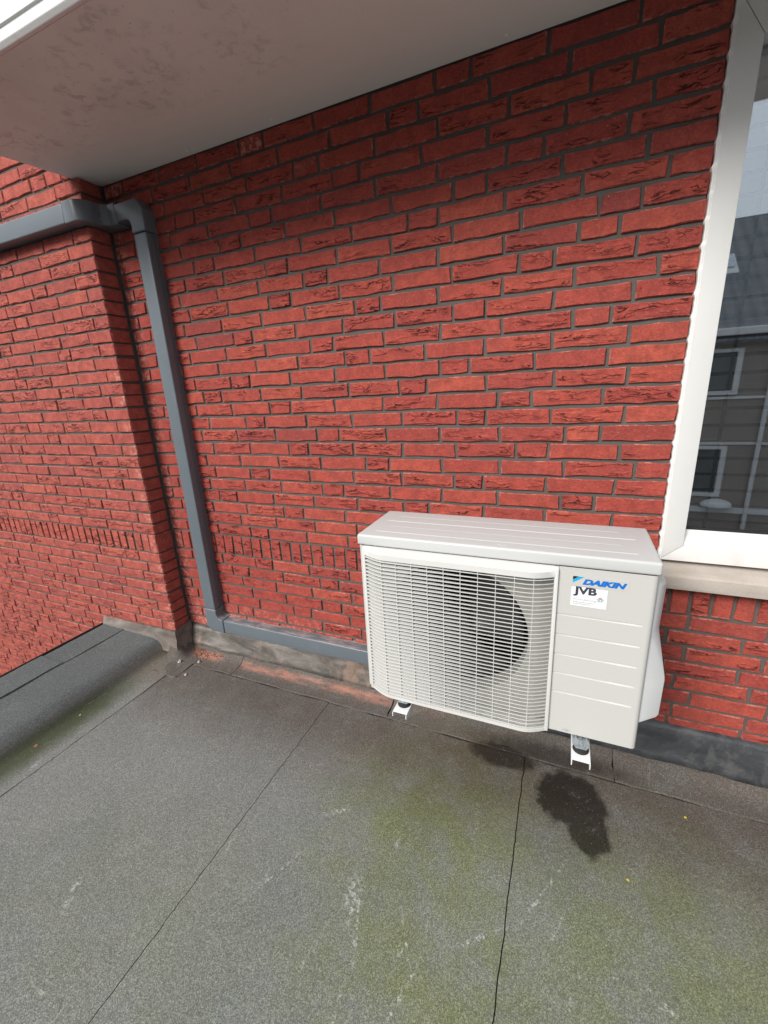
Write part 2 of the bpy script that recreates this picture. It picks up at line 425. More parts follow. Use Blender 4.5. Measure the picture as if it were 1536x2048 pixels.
def streaky_white(name, c0, c1, dirt, amount, rough=0.35):
    k = NT(name, rough, 0.5)
    co = k.co()
    c = k.mix(k.noise(co, 8, 5, 0.6), c0, c1)
    st = k.rng(k.noise(k.map(co, (26, 26, 3)), 1.0, 5, 0.65), 0.50, 0.78)
    c = k.mix(k.ma('MULTIPLY', st, amount), c, dirt)
    return k.done(c, k.rng(st, 0, 1, rough, rough + 0.2), k.bump(k.noise(co, 220, 2), 0.0002))
M['fascia'] = streaky_white('white_fascia_paint', (0.83, 0.84, 0.82), (0.87, 0.87, 0.86), (0.50, 0.50, 0.44), 0.5, 0.5)
M['upvc'] = streaky_white('white_window_plastic', (0.685, 0.69, 0.675), (0.72, 0.725, 0.71), (0.62, 0.58, 0.50), 0.10, 0.33)
M['upvc_low'] = streaky_white('white_window_plastic_dirty', (0.70, 0.69, 0.67), (0.76, 0.75, 0.74), (0.52, 0.48, 0.42), 0.42, 0.40)
M['silicone'] = plain('white_sealant', (0.78, 0.78, 0.76), 0.45, 0.4, var=0.05, scale=60, bump=0.0006)
M['gasket'] = plain('black_gasket', (0.02, 0.02, 0.02), 0.6, 0.3)

k = NT('concrete_sill', 0.85, 0.25)
co = k.co()
c = k.mix(k.noise(co, 12, 6, 0.65), (0.36, 0.315, 0.275), (0.52, 0.475, 0.43))
c = k.mix(k.ma('MULTIPLY', k.rng(k.noise(k.map(co, (3, 3, 60)), 1, 5, 0.6), 0.45, 0.7), 0.45), c, (0.30, 0.27, 0.22))
c = k.mix(k.rng(k.noise(co, 190, 2, 0.6), 0.60, 0.74, 0, 0.5), c, (0.22, 0.20, 0.16))
M['sill'] = k.done(c, None, k.bump(k.noise(co, 140, 4), 0.0012))

# ---- lead
def lead(name, c0, c1, c2, stain, rough, upto=None):
    k = NT(name, rough, 0.45, 0.25)
    co = k.co(); X, Y, Z = k.xyz(co)[:3]
    f = k.noise(k.map(co, (4, 4, 13)), 1.0, 6, 0.68, 0.8)
    c = k.ramp(f, [(0.28, c0), (0.5, c1), (0.75, c2)])
    s = k.rng(k.noise(k.map(co, (9, 9, 5), (3, 3, 3)), 1.0, 6, 0.7, 0.6), 0.52, 0.68)
    if upto is not None: s = k.ma('MULTIPLY', s, k.rng(X, upto + 0.35, upto - 0.5))
    c = k.mix(k.ma('MULTIPLY', s, 0.50), c, stain)
    return k.done(c, k.rng(f, 0.2, 0.8, rough - 0.1, rough + 0.15), k.bump(k.noise(co, 26, 5, 0.6), 0.004))
M['lead_pale'] = lead('weathered_lead', (0.070, 0.066, 0.062), (0.135, 0.122, 0.110), (0.30, 0.28, 0.26), (0.40, 0.27, 0.20), 0.50)
M['lead_dark'] = lead('dark_lead', (0.038, 0.042, 0.047), (0.060, 0.066, 0.072), (0.11, 0.118, 0.124), (0.16, 0.155, 0.15), 0.5)
M['lead_old'] = lead('limescaled_lead', (0.10, 0.085, 0.075), (0.19, 0.165, 0.148), (0.36, 0.33, 0.30), (0.25, 0.15, 0.11), 0.65)
M['lime'] = plain('lime_mortar_crust', (0.40, 0.365, 0.335), 0.9, 0.2, var=0.3, scale=70, bump=0.004)

# ---- grey trunking plastic, brick dust lying on what faces up
k = NT('grey_trunking_plastic', 0.36, 0.5)
co = k.co()
c = k.mix(k.noise(co, 10, 4), (0.120, 0.146, 0.168), (0.140, 0.168, 0.190))
up = k.rng(k.xyz(k.n('ShaderNodeNewGeometry').outputs['Normal'])[2], 0.45, 0.9)
d = k.rng(k.noise(k.map(co, (12, 40, 12)), 1, 6, 0.75, 0.4), 0.42, 0.66)
low = k.rng(k.xyz(co)[2], 0.45, 0.30)
dm = k.ma('MULTIPLY', k.ma('MULTIPLY', up, d), low)
c = k.mix(k.ma('MULTIPLY', dm, 0.62), c, (0.46, 0.36, 0.34))
sm = k.ma('MULTIPLY', k.rng(k.noise(k.map(co, (9, 9, 4)), 1, 5, 0.7), 0.55, 0.75), 0.18)
c = k.mix(sm, c, (0.24, 0.27, 0.29))
M['trunk'] = k.done(c, k.ma('ADD', 0.32, k.ma('MULTIPLY', dm, 0.5)), k.bump(k.noise(co, 120, 2), 0.0003))

# ---- air conditioner
M['ac'] = plain('ivory_powder_coat', (0.540, 0.540, 0.512), 0.46, 0.45, var=0.022, scale=420, bump=0.00035)
M['ac_lid'] = plain('ivory_powder_coat_lid', (0.555, 0.568, 0.562), 0.40, 0.5, var=0.03, scale=380, bump=0.00035)
M['ac_grille'] = plain('ivory_grille_plastic', (0.64, 0.640, 0.620), 0.42, 0.45, var=0.02, scale=60)
M['ac_cover'] = plain('pale_valve_cover_plastic', (0.64, 0.655, 0.655), 0.40, 0.45, var=0.02, scale=60)
M['shroud'] = plain('shroud_plate', (0.40, 0.395, 0.365), 0.55, 0.4, var=0.05)
M['fan'] = plain('dark_fan_plastic', (0.030, 0.029, 0.030), 0.45, 0.5, var=0.2)
M['coil'] = plain('dark_coil', (0.012, 0.012, 0.012), 0.6, 0.3, var=0.3)
M['blue'] = plain('print_blue', (0.004, 0.155, 0.56), 0.4)
M['cyan'] = plain('print_cyan', (0.010, 0.40, 0.74), 0.4)
M['black'] = plain('print_black', (0.010, 0.014, 0.020), 0.4)
M['navy'] = plain('print_navy', (0.045, 0.045, 0.075), 0.5)
M['paper'] = plain('white_sticker', (0.84, 0.86, 0.87), 0.35, var=0.015)
M['greyink'] = plain('print_grey', (0.34, 0.36, 0.39), 0.5)
M['red'] = plain('print_red', (0.40, 0.03, 0.05), 0.5)
M['teal'] = plain('print_teal', (0.03, 0.22, 0.26), 0.5)
M['bracket'] = plain('white_bracket_coat', (0.74, 0.755, 0.755), 0.38, 0.5, var=0.03)
k = NT('galvanised_steel', 0.5, 0.5, 0.65)
v = k.voro(k.co(), 160, 'Color')
M['zinc'] = k.done(k.mix(k.xyz(v)[0], (0.30, 0.335, 0.36), (0.42, 0.455, 0.48)), k.rng(k.xyz(v)[1], 0, 1, 0.42, 0.55))
M['rubber'] = plain('black_rubber', (0.022, 0.022, 0.022), 0.75, 0.3)
M['trim'] = plain('dark_edge_trim', (0.045, 0.022, 0.022), 0.45, 0.4)
M['slate'] = plain('chip_grey', (0.5, 0.48, 0.44), 0.9, 0.2, var=0.2, scale=200, bump=0.001)
M['yellow'] = plain('dry_leaf', (0.55, 0.46, 0.05), 0.7, 0.3, var=0.2, scale=200)
M['redchip'] = plain('brick_chip', (0.36, 0.15, 0.105), 0.9, 0.2, var=0.2, scale=200, bump=0.001)
M['moss'] = plain('moss', (0.075, 0.085, 0.022), 0.95, 0.1, var=0.4, scale=260, bump=0.003)

# ---- window glass: double pane, part mirror, part see-through
k = NT('window_glass')
k.t.nodes.remove(k.b)
fr = k.n('ShaderNodeFresnel'); fr.inputs['IOR'].default_value = 1.95
gl = k.n('ShaderNodeBsdfGlossy'); gl.inputs['Roughness'].default_value = 0.0; gl.inputs['Color'].default_value = (0.89, 0.95, 1.0, 1)
tr = k.n('ShaderNodeBsdfTransparent'); tr.inputs['Color'].default_value = (0.90, 0.92, 0.91, 1)
ms = k.n('ShaderNodeMixShader')
k.t.links.new(k.ma('MULTIPLY', fr.outputs[0], 3.1, clamp=True), ms.inputs[0])
k.t.links.new(tr.outputs[0], ms.inputs[1]); k.t.links.new(gl.outputs[0], ms.inputs[2])
k.t.links.new(ms.outputs[0], k.t.nodes['Material Output'].inputs['Surface'])
M['glass'] = k.m
M['blind'] = plain('grey_blind_slat', (0.78, 0.76, 0.73), 0.5, 0.4, var=0.06, scale=14)
M['room'] = plain('dim_room', (0.05, 0.048, 0.045), 0.9, 0.1)
M['cord'] = plain('blind_ladder_tape', (0.014, 0.013, 0.013), 0.8, 0.2)

# ---- far side of the street (seen mirrored in the glass)
k = NT('brown_siding', 0.8, 0.2)
co = k.co(); Z = k.xyz(co)[2]
saw = k.ma('FRACT', k.ma('MULTIPLY', Z, 5.6))
c = k.mix(k.noise(k.map(co, (1, 1, 30)), 1.2, 4), (0.31, 0.265, 0.23), (0.40, 0.35, 0.31))
M['siding'] = k.done(c, None, k.bump(saw, 0.02))
k = NT('grey_roof_tiles', 0.75, 0.3)
co = k.co(); X, Y, Z = k.xyz(co)[:3]
wv = k.ma('MULTIPLY', k.ma('SINE', k.ma('MULTIPLY', X, 21.0)), 0.06)
saw = k.ma('FRACT', k.ma('ADD', k.ma('MULTIPLY', Z, 4.6), wv))
c = k.mix(k.noise(co, 3, 4), (0.19, 0.20, 0.21), (0.26, 0.27, 0.28))
c = k.mix(k.rng(saw, 0.0, 0.12, 0.7, 0.0), c, (0.028, 0.030, 0.033))
M['tiles'] = k.done(c, None, k.bump(k.ma('ADD', saw, k.ma('SINE', k.ma('MULTIPLY', X, 21.0))), 0.03))
M['white'] = plain('white_paint', (0.78, 0.78, 0.77), 0.5)
M['pane_far'] = plain('far_window_pane', (0.10, 0.11, 0.11), 0.12, 0.6, var=0.3, scale=1.5)
M['skyl'] = plain('skylight_pane', (0.55, 0.62, 0.70), 0.1, 0.8)
M['pavement'] = plain('street_paving', (0.10, 0.098, 0.095), 0.9, 0.2, var=0.2, scale=2)

# ================================================================== STRUCTURE
# ---- ground and roof
o = MB().box(-60, 60, -60, 12, -3.35, -3.2).build('ground', M['pavement']); tag(o, kind='structure')
roof = MB().box(-2.705, 6.0, -2.75, -0.001, -0.30, -0.004).build('roof', M['bitumen']); tag(roof, kind='structure')

def ragged(a, b, n, amp, seed):
    """a ragged line between two points"""
    a = Vector(a); b = Vector(b); d = (b - a); t = Vector((-d.y, d.x)).normalized()
    return [tuple(a + d * (i / n) + t * amp * (nz(i * 0.37, seed * 3.1) + 0.6 * nz(i * 1.3, seed * 7.7))) for i in range(n + 1)]

def felt_sheet(xa, xb, ya, yb, top, seed):
    """flat sheet: ragged cut edges, laid on the deck"""
    lft = [(x + GAP / 2, y) for x, y in ragged((xa, yb), (xa, ya), 150, 0.0042, seed)]
    rgt = [(x - GAP / 2, y) for x, y in ragged((xb, yb), (xb, ya), 150, 0.0042, seed + 1)][::-1]
    far = ragged((xa, ya), (xb, ya), 24, 0.006, seed * 2.3)[1:-1]
    poly = lft + far + rgt
    return MB().prism(poly, -0.003, top, 'z').build('felt_sheet', M['felt'], roof, bevel=0.0)

GAP = 0.0034
xs = [-2.0, -1.011, -0.074, 0.93, 1.93, 2.93]
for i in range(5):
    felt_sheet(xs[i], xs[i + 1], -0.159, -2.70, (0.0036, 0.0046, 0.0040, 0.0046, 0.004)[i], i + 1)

# strips turned up against the wall
def wall_strip(xa, xb, seed, top=0.0065):
    n = max(6, int((xb - xa) / 0.02)); rows = []
    prof = [(-0.152, 0.0), (-0.150, top), (-0.12, top), (-0.085, top + 0.003), (-0.060, top + 0.013), (-0.040, top + 0.032), (-0.024, top + 0.060), (-0.012, top + 0.085)]
    for j, (y, z) in enumerate(prof):
        r = []
        for i in range(n + 1):
            x = xa + (xb - xa) * i / n
            w = nz(x * 4.0, seed, j * 0.15)
            if j < 2: y2 = y + 0.007 * nz(x * 9, seed * 2.0) + 0.004 * nz(x * 40, seed)
            else: y2 = y + 0.004 * w
            sk = 0.006 * nz(y * 30, seed * 5 + (0 if i < n / 2 else 9)) if i in (0, n) else 0
            r.append((x + sk, y2, z + 0.004 * w * (j > 1)))
        rows.append(r)
    return MB().grid(rows).build('felt_upstand', M['felt'], roof, smooth=True)
cuts = [-1.93, -1.648, -0.70, 0.252, 1.3, 2.3, 3.3]
for i in range(len(cuts) - 1):
    wall_strip(cuts[i] + 0.0015, cuts[i + 1] - 0.0015, i * 1.7, 0.0065 + 0.001 * (i % 2))

# corner patch dressed round the foot of the brick pier and into the inside corner
def corner_patch():
    X0, X1, Y0, Y1 = -2.128, -1.9315, -0.284, -0.0125
    nx_, ny_ = 40, 54; b = MB(); idx = {}
    for i in range(nx_ + 1):
        for j in range(ny_ + 1):
            x = X0 + (X1 - X0) * i / nx_; y = Y0 + (Y1 - Y0) * j / ny_
            if x < -2.0590 and y > -0.1270: continue
            d = min(-y, math.hypot(max(0.0, x + 2.073), max(0.0, -0.114 - y)))
            t = max(0.0, 1.0 - (d - 0.012) / 0.075)
            z = 0.0072 + 0.078 * t ** 2.2 + 0.004 * nz(x * 14, y * 14, 2.0)
            e = 0.0
            if j == 0: z = 0.001
            if i == nx_: e = 0.006 * nz(y * 20, 1.0)
            if j <= 1: y += 0.010 * nz(x * 12, 3.0) + 0.10 * max(0.0, (x + 2.03)) ** 1.2
            idx[i, j] = len(b.v); b.v.append((x + e, y, z))
    for i in range(nx_):
        for j in range(ny_):
            q = [(i, j), (i + 1, j), (i + 1, j + 1), (i, j + 1)]
            if all(w in idx for w in q): b.f.append(tuple(idx[w] for w in q))
    return b.build('felt_upstand', M['felt'], roof, smooth=True)
corner_patch()

# kerb along the left edge of the roof
def kerb_sheet(prof, ya, yb, seed, mat, name='felt_kerb_sheet', amp=0.004):
    n = max(4, int(abs(yb - ya) / 0.02)); rows = []
    m = len(prof)
    for j, (x, z) in enumerate(prof):
        r = []
        for i in range(n + 1):
            y = ya + (yb - ya) * i / n
            e = 0.006 * nz(y * 8, seed) + 0.004 * nz(y * 36, seed * 2) if j in (0, 1, m - 1, m - 2) else 0.0
            ey = 0.008 * nz(x * 14, seed * 4) if i in (0, n) else 0.0
            r.append((x + e, y + ey, z + amp * nz(x * 5, y * 4, seed)))
        rows.append(r)
    return MB().grid(rows).build(name, mat, roof, smooth=True)
inner = [(-1.9975, 0.001), (-2.0, 0.0065), (-2.06, 0.0065), (-2.12, 0.0080), (-2.152, 0.012), (-2.172, 0.021), (-2.186, 0.036), (-2.198, 0.056), (-2.212, 0.076), (-2.232, 0.091), (-2.262, 0.099), (-2.31, 0.102), (-2.40, 0.104), (-2.48, 0.106), (-2.527, 0.107), (-2.530, 0.099)]
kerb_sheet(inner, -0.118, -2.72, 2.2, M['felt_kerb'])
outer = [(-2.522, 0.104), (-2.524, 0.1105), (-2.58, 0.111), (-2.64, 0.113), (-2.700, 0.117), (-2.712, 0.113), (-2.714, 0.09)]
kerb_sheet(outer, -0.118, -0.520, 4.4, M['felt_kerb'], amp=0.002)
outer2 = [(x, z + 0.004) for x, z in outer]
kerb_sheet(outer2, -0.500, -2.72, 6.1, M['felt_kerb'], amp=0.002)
kb = MB().prism([(-2.21, -0.004), (-2.22, 0.04), (-2.25, 0.075), (-2.30, 0.090), (-2.704, 0.096), (-2.704, -0.25), (-2.21, -0.25)], -2.72, -0.12, 'y').build('kerb_core', M['bitumen'], roof)
MB().prism([(-2.7160, 0.122), (-2.7255, 0.122), (-2.7255, 0.02), (-2.7160, 0.02)], -2.75, -0.120, 'y').build('edge_trim', M['trim'], roof, bevel=0.002)

MB().box(-2.7255, 6.0, -2.765, -2.7525, -0.25, 0.03).build('edge_trim', M['trim'], roof, bevel=0.002)
wl = MB().box(-2.69, 6.0, -2.74, -0.2, -3.2, -0.30).build('building_base', M['mortar']); tag(wl, kind='structure')

# ---- bricks
BH = 0.0625; Z0 = 0.7504; ZN = 0.6997
def zrow(k): return Z0 + BH * k if k > 0 else ZN + BH * k

def brick_mesh(w, h, d, seed, nx=4):
    """hand-made brick: ragged outline, chamfered arris, front at y=0"""
    rr = random.Random(seed)
    j = lambda a: rr.uniform(-a, a)
    ch = 0.0024
    cxs = [-0.5 + i / nx for i in range(nx + 1)]
    out = []                                    # outline, counter-clockwise
    bot = [(cx * w, -h / 2 + j(0.0020)) for cx in cxs]
    top = [(cx * w, h / 2 + j(0.0022)) for cx in cxs]
    tilt = j(0.0012)
    bot = [(x + (j(0.0025) if abs(x) > w * .49 else 0), z + tilt * x / w * 2) for x, z in bot]
    top = [(x + (j(0.0025) if abs(x) > w * .49 else 0), z + tilt * x / w * 2) for x, z in top]
    out = bot + top[::-1]
    n = len(out)
    v, f = [], []
    for x, z in out:                            # front ring, inset
        v.append((x - math.copysign(ch * (abs(x) > w * .48), x), j(0.0011), z - math.copysign(ch * rr.uniform(.6, 1.3), z)))
    for x, z in out: v.append((x, 0.0040 + j(0.0008), z))
    for x, z in out: v.append((x, d, z))
    for i in range(nx): f.append((i, i + 1, n - 2 - i, n - 1 - i))
    nf = len(f)
    for b in (0, n):
        for i in range(n):
            q = (i + 1) % n
            f.append((b + i, b + n + i, b + n + q, b + q))
    me = bpy.data.meshes.new('brick')
    me.from_pydata(v, [], f)
    bm = bmesh.new(); bm.from_mesh(me); bmesh.ops.recalc_face_normals(bm, faces=bm.faces)
    bm.faces.ensure_lookup_table()
    if bm.faces[0].normal.y > 0: bmesh.ops.reverse_faces(bm, faces=bm.faces)
    for q in bm.faces: q.smooth = False
    bm.to_mesh(me); bm.free()
    return me

SW, HW = 0.2150, 0.1010
def brick_set(mat, seed, d=0.06):
    s = dict(S=[brick_mesh(SW, 0.0515, d, seed + i) for i in range(9)], H=[brick_mesh(HW, 0.0515, d, seed + 20 + i, 3) for i in range(5)],
             V=[brick_mesh(0.0505, 0.1020, d, seed + 40 + i, 2) for i in range(5)])
    for l in s.values():
        for me in l: me.materials.append(mat)
    return s

def px_of(P):
    q = ROT.transposed() @ (Vector(P) - CAM)
    if q.y < 0.05: return None
    return (0.5 + FPX * 4 / 3 * q.x / q.y, 0.5 - FPX * q.z / q.y, q.y)

def in_view(x, y, z, m=0.45):
    p = px_of((x, y, z))
    return p is not None and -m < p[0] < 1 + m and -m < p[1] < 1 + m

MOD = 0.2275
def fill(a, b, rr):
    """split a run of joints-to-joints a..b into stretchers and headers (wild bond)"""
    ln = b - a
    best = None
    for s in range(0, 14):
        for h_ in range(0, 4):
            e = abs(s * MOD + h_ * MOD / 2 - ln) + 0.01 * h_
            if s + h_ and (best is None or e < best[0]): best = (e, s, h_)
    seq = [1.0] * best[1] + [0.5] * best[2]
    rr.shuffle(seq)
    tot = sum(seq); out = [a]
    for q in seq: out.append(out[-1] + ln * q / tot)
    return out

# vertical joints read off the photograph, course by course (metres along the wall)
MAIN = {-6: (-1.666, -1.559, -1.333, -1.105, -0.880,), -5: (-1.728, -1.501, -1.277, -1.167, -0.940,), -4: (-1.540, -1.316, -1.095,), -3: (-1.598, -1.372, -1.148, -0.921,), -2: (-1.544, -1.319, -1.094, -0.986,), -1: (-1.716, -1.490, -1.378, -1.152, -0.924,), 1: (-1.712, -1.491, -1.375, -1.143, -0.916,), 2: (-1.544, -1.319, -1.091, -0.864,), 3: (-1.722, -1.494, -1.265, -1.149, -0.921,), 4: (-1.664, -1.547, -1.316, -1.082, -0.851, -0.629, -0.517, -0.290, -0.061, 0.166,), 5: (-1.715, -1.485, -1.260, -1.029, -0.917, -0.688, -0.459, -0.236, -0.009, 0.103,), 6: (-1.665, -1.438, -1.322, -1.091, -0.862, -0.634, -0.407, -0.293, -0.062, 0.164,), 7: (-1.712, -1.491, -1.258, -1.024, -0.797, -0.688, -0.459, -0.232, -0.005, 0.219,), 8: (-1.650, -1.418, -1.190, -1.082, -0.854, -0.626, -0.400, -0.173, -0.060, 0.167,), 9: (-1.716, -1.487, -1.258, -1.031, -0.919, -0.692, -0.464, -0.235, -0.007, 0.104,), 10: (-1.654, -1.423, -1.310, -1.080, -0.851, -0.623, -0.396, -0.287, -0.059, 0.170,), 11: (-1.725, -1.497, -1.272, -1.158, -0.928, -0.702, -0.473, -0.243, -0.127, 0.100,), 12: (-1.662, -1.549, -1.314, -1.089, -0.856, -0.629, -0.515, -0.288, -0.056, 0.169,), 13: (-1.705, -1.478, -1.366, -1.142, -0.914, -0.687, -0.462, -0.349, -0.122, 0.104,), 14: (-1.773, -1.543, -1.318, -1.092, -0.863, -0.749, -0.519, -0.293, -0.067, 0.160,), 15: (-1.707, -1.482, -1.255, -1.022, -0.913, -0.685, -0.458, -0.236, -0.009, 0.104,), 16: (-1.654, -1.427, -1.318, -1.089, -0.861, -0.636, -0.409, -0.293, -0.071, 0.158,), 17: (-1.714, -1.486, -1.260, -1.033, -0.803, -0.692, -0.465, -0.238, -0.012, 0.218,), 18: (-1.667, -1.433, -1.209, -1.097, -0.868, -0.640, -0.414, -0.186, -0.076, 0.155,), 19: (-1.713, -1.484, -1.255, -1.028, -0.915, -0.691, -0.463, -0.237, -0.008, 0.104,), 20: (-1.663, -1.434, -1.207, -1.096, -0.868, -0.640, -0.412, -0.185, 0.044, 0.157,), 21: (-1.593, -1.477, -1.252, -1.024, -0.798, -0.571, -0.460, -0.236, -0.007, 0.217,), 22: (-1.661, -1.434, -1.319, -1.094, -0.865, -0.634, -0.407, -0.296, -0.068, 0.158,), 23: (-1.711, -1.488, -1.263, -1.148, -0.920, -0.693, -0.462, -0.235, -0.124, 0.104,), 24: (-1.547, -1.320, -1.092, -0.862, -0.751, -0.518, -0.295, -0.067, 0.159,), 25: (-1.718, -1.483, -1.255, -1.028, -0.916, -0.688, -0.460, -0.232, -0.004, 0.106,), 26: (-1.546, -1.323, -1.093, -0.633, -0.524, -0.292, -0.064, 0.161,), 27: (-1.716, -1.495, -0.697, -0.467, -0.350, -0.124, 0.108,)}
LEFT = {-4: (-3.094, -2.867, -2.636, -2.412, -2.180,), -3: (-3.504, -3.270, -3.159, -2.922, -2.695, -2.460, -2.241,), -2: (-3.556, -3.326, -3.100, -2.871, -2.641, -2.411, -2.185,), -1: (-3.499, -3.263, -3.035, -2.814, -2.587, -2.357, -2.246,), 1: (-3.485, -3.256, -3.021, -2.920, -2.688, -2.459, -2.240,), 2: (-3.429, -3.315, -3.086, -2.854, -2.626, -2.406, -2.177,), 3: (-3.247, -3.024, -2.792, -2.576, -2.459, -2.232,), 4: (-3.429, -3.208, -2.976, -2.862, -2.630, -2.401, -2.179,), 5: (-3.252, -3.027, -2.805, -2.580, -2.356, -2.237,), 6: (-3.322, -3.102, -2.880, -2.639, -2.406, -2.178,), 7: (-3.146, -2.920, -2.692, -2.461, -2.236,), 8: (-3.207, -3.097, -2.869, -2.631, -2.405, -2.185,), 9: (-3.259, -3.028, -2.802, -2.698, -2.464, -2.239,), 10: (-3.204, -2.971, -2.856, -2.629, -2.400, -2.180,), 11: (-3.036, -2.803, -2.577, -2.352, -2.242,), 12: (-2.979, -2.749, -2.636, -2.409, -2.183,), 13: (-3.033, -2.808, -2.584, -2.471, -2.246,), 14: (-2.975, -2.865, -2.635, -2.413, -2.173,), 15: (-2.926, -2.695, -2.464, -2.244,), 16: (-2.980, -2.754, -2.518, -2.415, -2.182,), 17: (-2.925, -2.704, -2.471, -2.242,), 18: (-2.874, -2.646, -2.412, -2.183,), 19: (-2.819, -2.703, -2.477, -2.247,), 20: (-2.867, -2.641, -2.412, -2.183,), 21: (-2.825, -2.596, -2.481, -2.246,), 22: (-2.647, -2.417, -2.189,), 23: (-2.718, -2.480, -2.250,), 24: (-2.649, -2.423, -2.194,)}


def course(js, x0, x1, rr):
    """joint positions of one course from x0 to x1, keeping the given joints"""
    js = sorted(js)
    if not js:
        js = [x0 + rr.uniform(0.2, 1.0) * MOD]
    out = [js[0]]
    for a, b in zip(js, js[1:]):
        out += fill(a, b, rr)[1:]
    while out[-1] < x1 - 0.02: out.append(out[-1] + (MOD if x1 - out[-1] < 0.26 or rr.random() < 0.76 else MOD / 2))
    while out[0] > x0 + 0.02: out.insert(0, out[0] - (MOD if rr.random() < 0.76 else MOD / 2))
    out = [q for q in out if x0 + 0.035 < q < x1 - 0.035]
    return [x0] + out + [x1]

# bricks wholly behind the unit are not seen from here
def hidden(it):
    kind, xa, xb, z, c_ = it
    def cov(x, z):
        t = (-0.41 - CAM.y) / (0 - CAM.y); X = CAM.x + (x - CAM.x) * t; Zq = CAM.z + (z - CAM.z) * t
        return -0.555 < X < 0.21 and 0.56 < Zq < 1.0
    return cov(xa, z) and cov(xb, z)

def lay(wall, bset, mat, y, items, cap=300):
    """items: (kind, xa, xb, z, corner) -> each brick an object; those past the cap joined"""
    sized = []
    for it in items:
        kind, xa, xb, z, corner = it
        p = px_of(((xa + xb) / 2, y, z))
        if p is None: continue
        seen = (in_view(xa, y, z, 0.01) or in_view(xb, y, z, 0.01)) and not (y == 0.0 and hidden(it))
        sized.append(((xb - xa) * (0.1 if kind == 'V' else 0.05) / p[2] ** 2 * (1.0 if seen else 1e-6), it))
    sized.sort(key=lambda q: -q[0])
    rr = random.Random(99)
    rest = MB()
    for i, (a, (kind, xa, xb, z, corner)) in enumerate(sized):
        w = xb - xa
        if kind == 'V': me = rr.choice(bset['V']); base = 0.0505
        elif w > 0.15: me = rr.choice(bset['S']); base = SW
        else: me = rr.choice(bset['H']); base = HW
        if corner: me = rr.choice(bset['CS' if w > 0.15 else 'CH'])
        loc = ((xa + xb) / 2, y + rr.uniform(-0.0018, 0.0018) - (0.0006 if corner else 0), z + rr.uniform(-0.0012, 0.0012))
        if i < cap and a > 1e-5:
            o = bpy.data.objects.new('brick', me)
            o.location = loc; o.scale = (w / base, 1, 1)
            o.rotation_euler = (rr.uniform(-.012, .012), rr.uniform(-.005, .005), rr.uniform(-.005, .005))
            o.rotation_euler.y += math.pi * rr.choice((0, 1)) if kind != 'V' and not corner else 0.0
            link(o, wall)
        else:
            n = len(rest.v)
            rest.v += [(loc[0] + v.co.x * w / base, loc[1] + v.co.y, loc[2] + v.co.z) for v in me.vertices]
            rest.f += [tuple(n + q for q in pl.vertices) for pl in me.polygons]
    if rest.v:
        o = rest.build('far_bricks', mat, wall); tag(o, kind='stuff')

JW = 0.0108                                     # joint width
WX0, WIN0, WIN1 = -2.066, 0.318, 1.86
SILL_T, HEAD = 0.80, 2.41

# main wall
wall = empty('brick_wall', (-0.9, 0.0, 0.0), 'long red brick wall behind the air conditioner, under the white soffit', 'wall')
mm = MB()
mm.box(-2.20, WIN0 - 0.003, 0.0072, 0.20, -0.25, 3.4)
mm.box(WIN0 - 0.003, 6.0, 0.0075, 0.20, -0.25, SILL_T)
mm.box(WIN0 - 0.003, 6.0, 0.0075, 0.20, HEAD, 3.4)
mm.box(WIN1, 6.0, 0.0075, 0.20, SILL_T, HEAD)
mm.build('mortar', M['mortar'], wall)
bs = brick_set(M['brick'], 100)
items = []
for kr in range(-8, 28):
    if kr == 0: continue
    rr = random.Random(kr * 31 + 5)
    z = zrow(kr)
    if z < 0.13: continue
    x1 = WIN0 if kr > 0 else 1.9
    js = course(MAIN.get(kr, []), WX0 - 0.006, x1 + (0.006 if kr > 0 else 0), rr)
    for a, b in zip(js, js[1:]):
        xa, xb = a + JW / 2, b - JW / 2
        if b == js[-1] and kr > 0: xb = WIN0 - 0.001
        if xb - xa < 0.02: continue
        if in_view(xa, 0, z) or in_view(xb, 0, z): items.append(('S', xa, xb, z, False))
x = WX0 + 0.034
while x < 1.85:
    if in_view(x, 0, 0.725) and x < 1.85: items.append(('V', x - 0.0252, x + 0.0252, 0.725, False))
    x += 0.0625
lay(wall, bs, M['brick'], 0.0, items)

# projecting pier wall on the left, 0.114 m proud, running down past the roof edge
PX, PY = -2.073, -0.114
pier = empty('brick_pier_wall', (-3.0, PY, -1.2), 'projecting red brick wall on the left, running down past the roof edge', 'wall')
MB().box(-7.0, PX - 0.0075, PY + 0.0072, 0.20, -3.2, 4.2).build('mortar', M['mortar'], pier)
bl = brick_set(M['brick_left'], 300)
for key, base, nxx in (('CS', SW, 4), ('CH', HW, 3)):
    bl[key] = [brick_mesh(base, 0.0515, 0.100, 360 + i + (20 if key == 'CH' else 0), nxx) for i in range(4)]
    for me in bl[key]: me.materials.append(M['brick_left'])
items = []
for kr in range(-31, 40):
    if kr == 0: continue
    rr = random.Random(kr * 17 + 3)
    z = zrow(kr)
    known = LEFT.get(kr, [])
    js = course(known if known else [PX - (0.107 if kr % 2 == 0 else 0.168)], -4.9, PX + JW / 2, rr)
    if not known:
        js = [q for q in js if q <= PX - 0.09 or q == js[-1]]
    for a, b in zip(js, js[1:]):
        xa, xb = a + JW / 2, b - JW / 2
        if xb - xa < 0.02: continue
        if in_view(xa, PY, z) or in_view(xb, PY, z): items.append(('S', xa, xb, z, b == js[-1]))
x = PX - 0.0255
while x > -4.9:
    if in_view(x, PY, 0.725): items.append(('V', x - 0.0252, x + 0.0252, 0.725, False))
    x -= 0.0625
lay(pier, bl, M['brick_left'], PY, items)
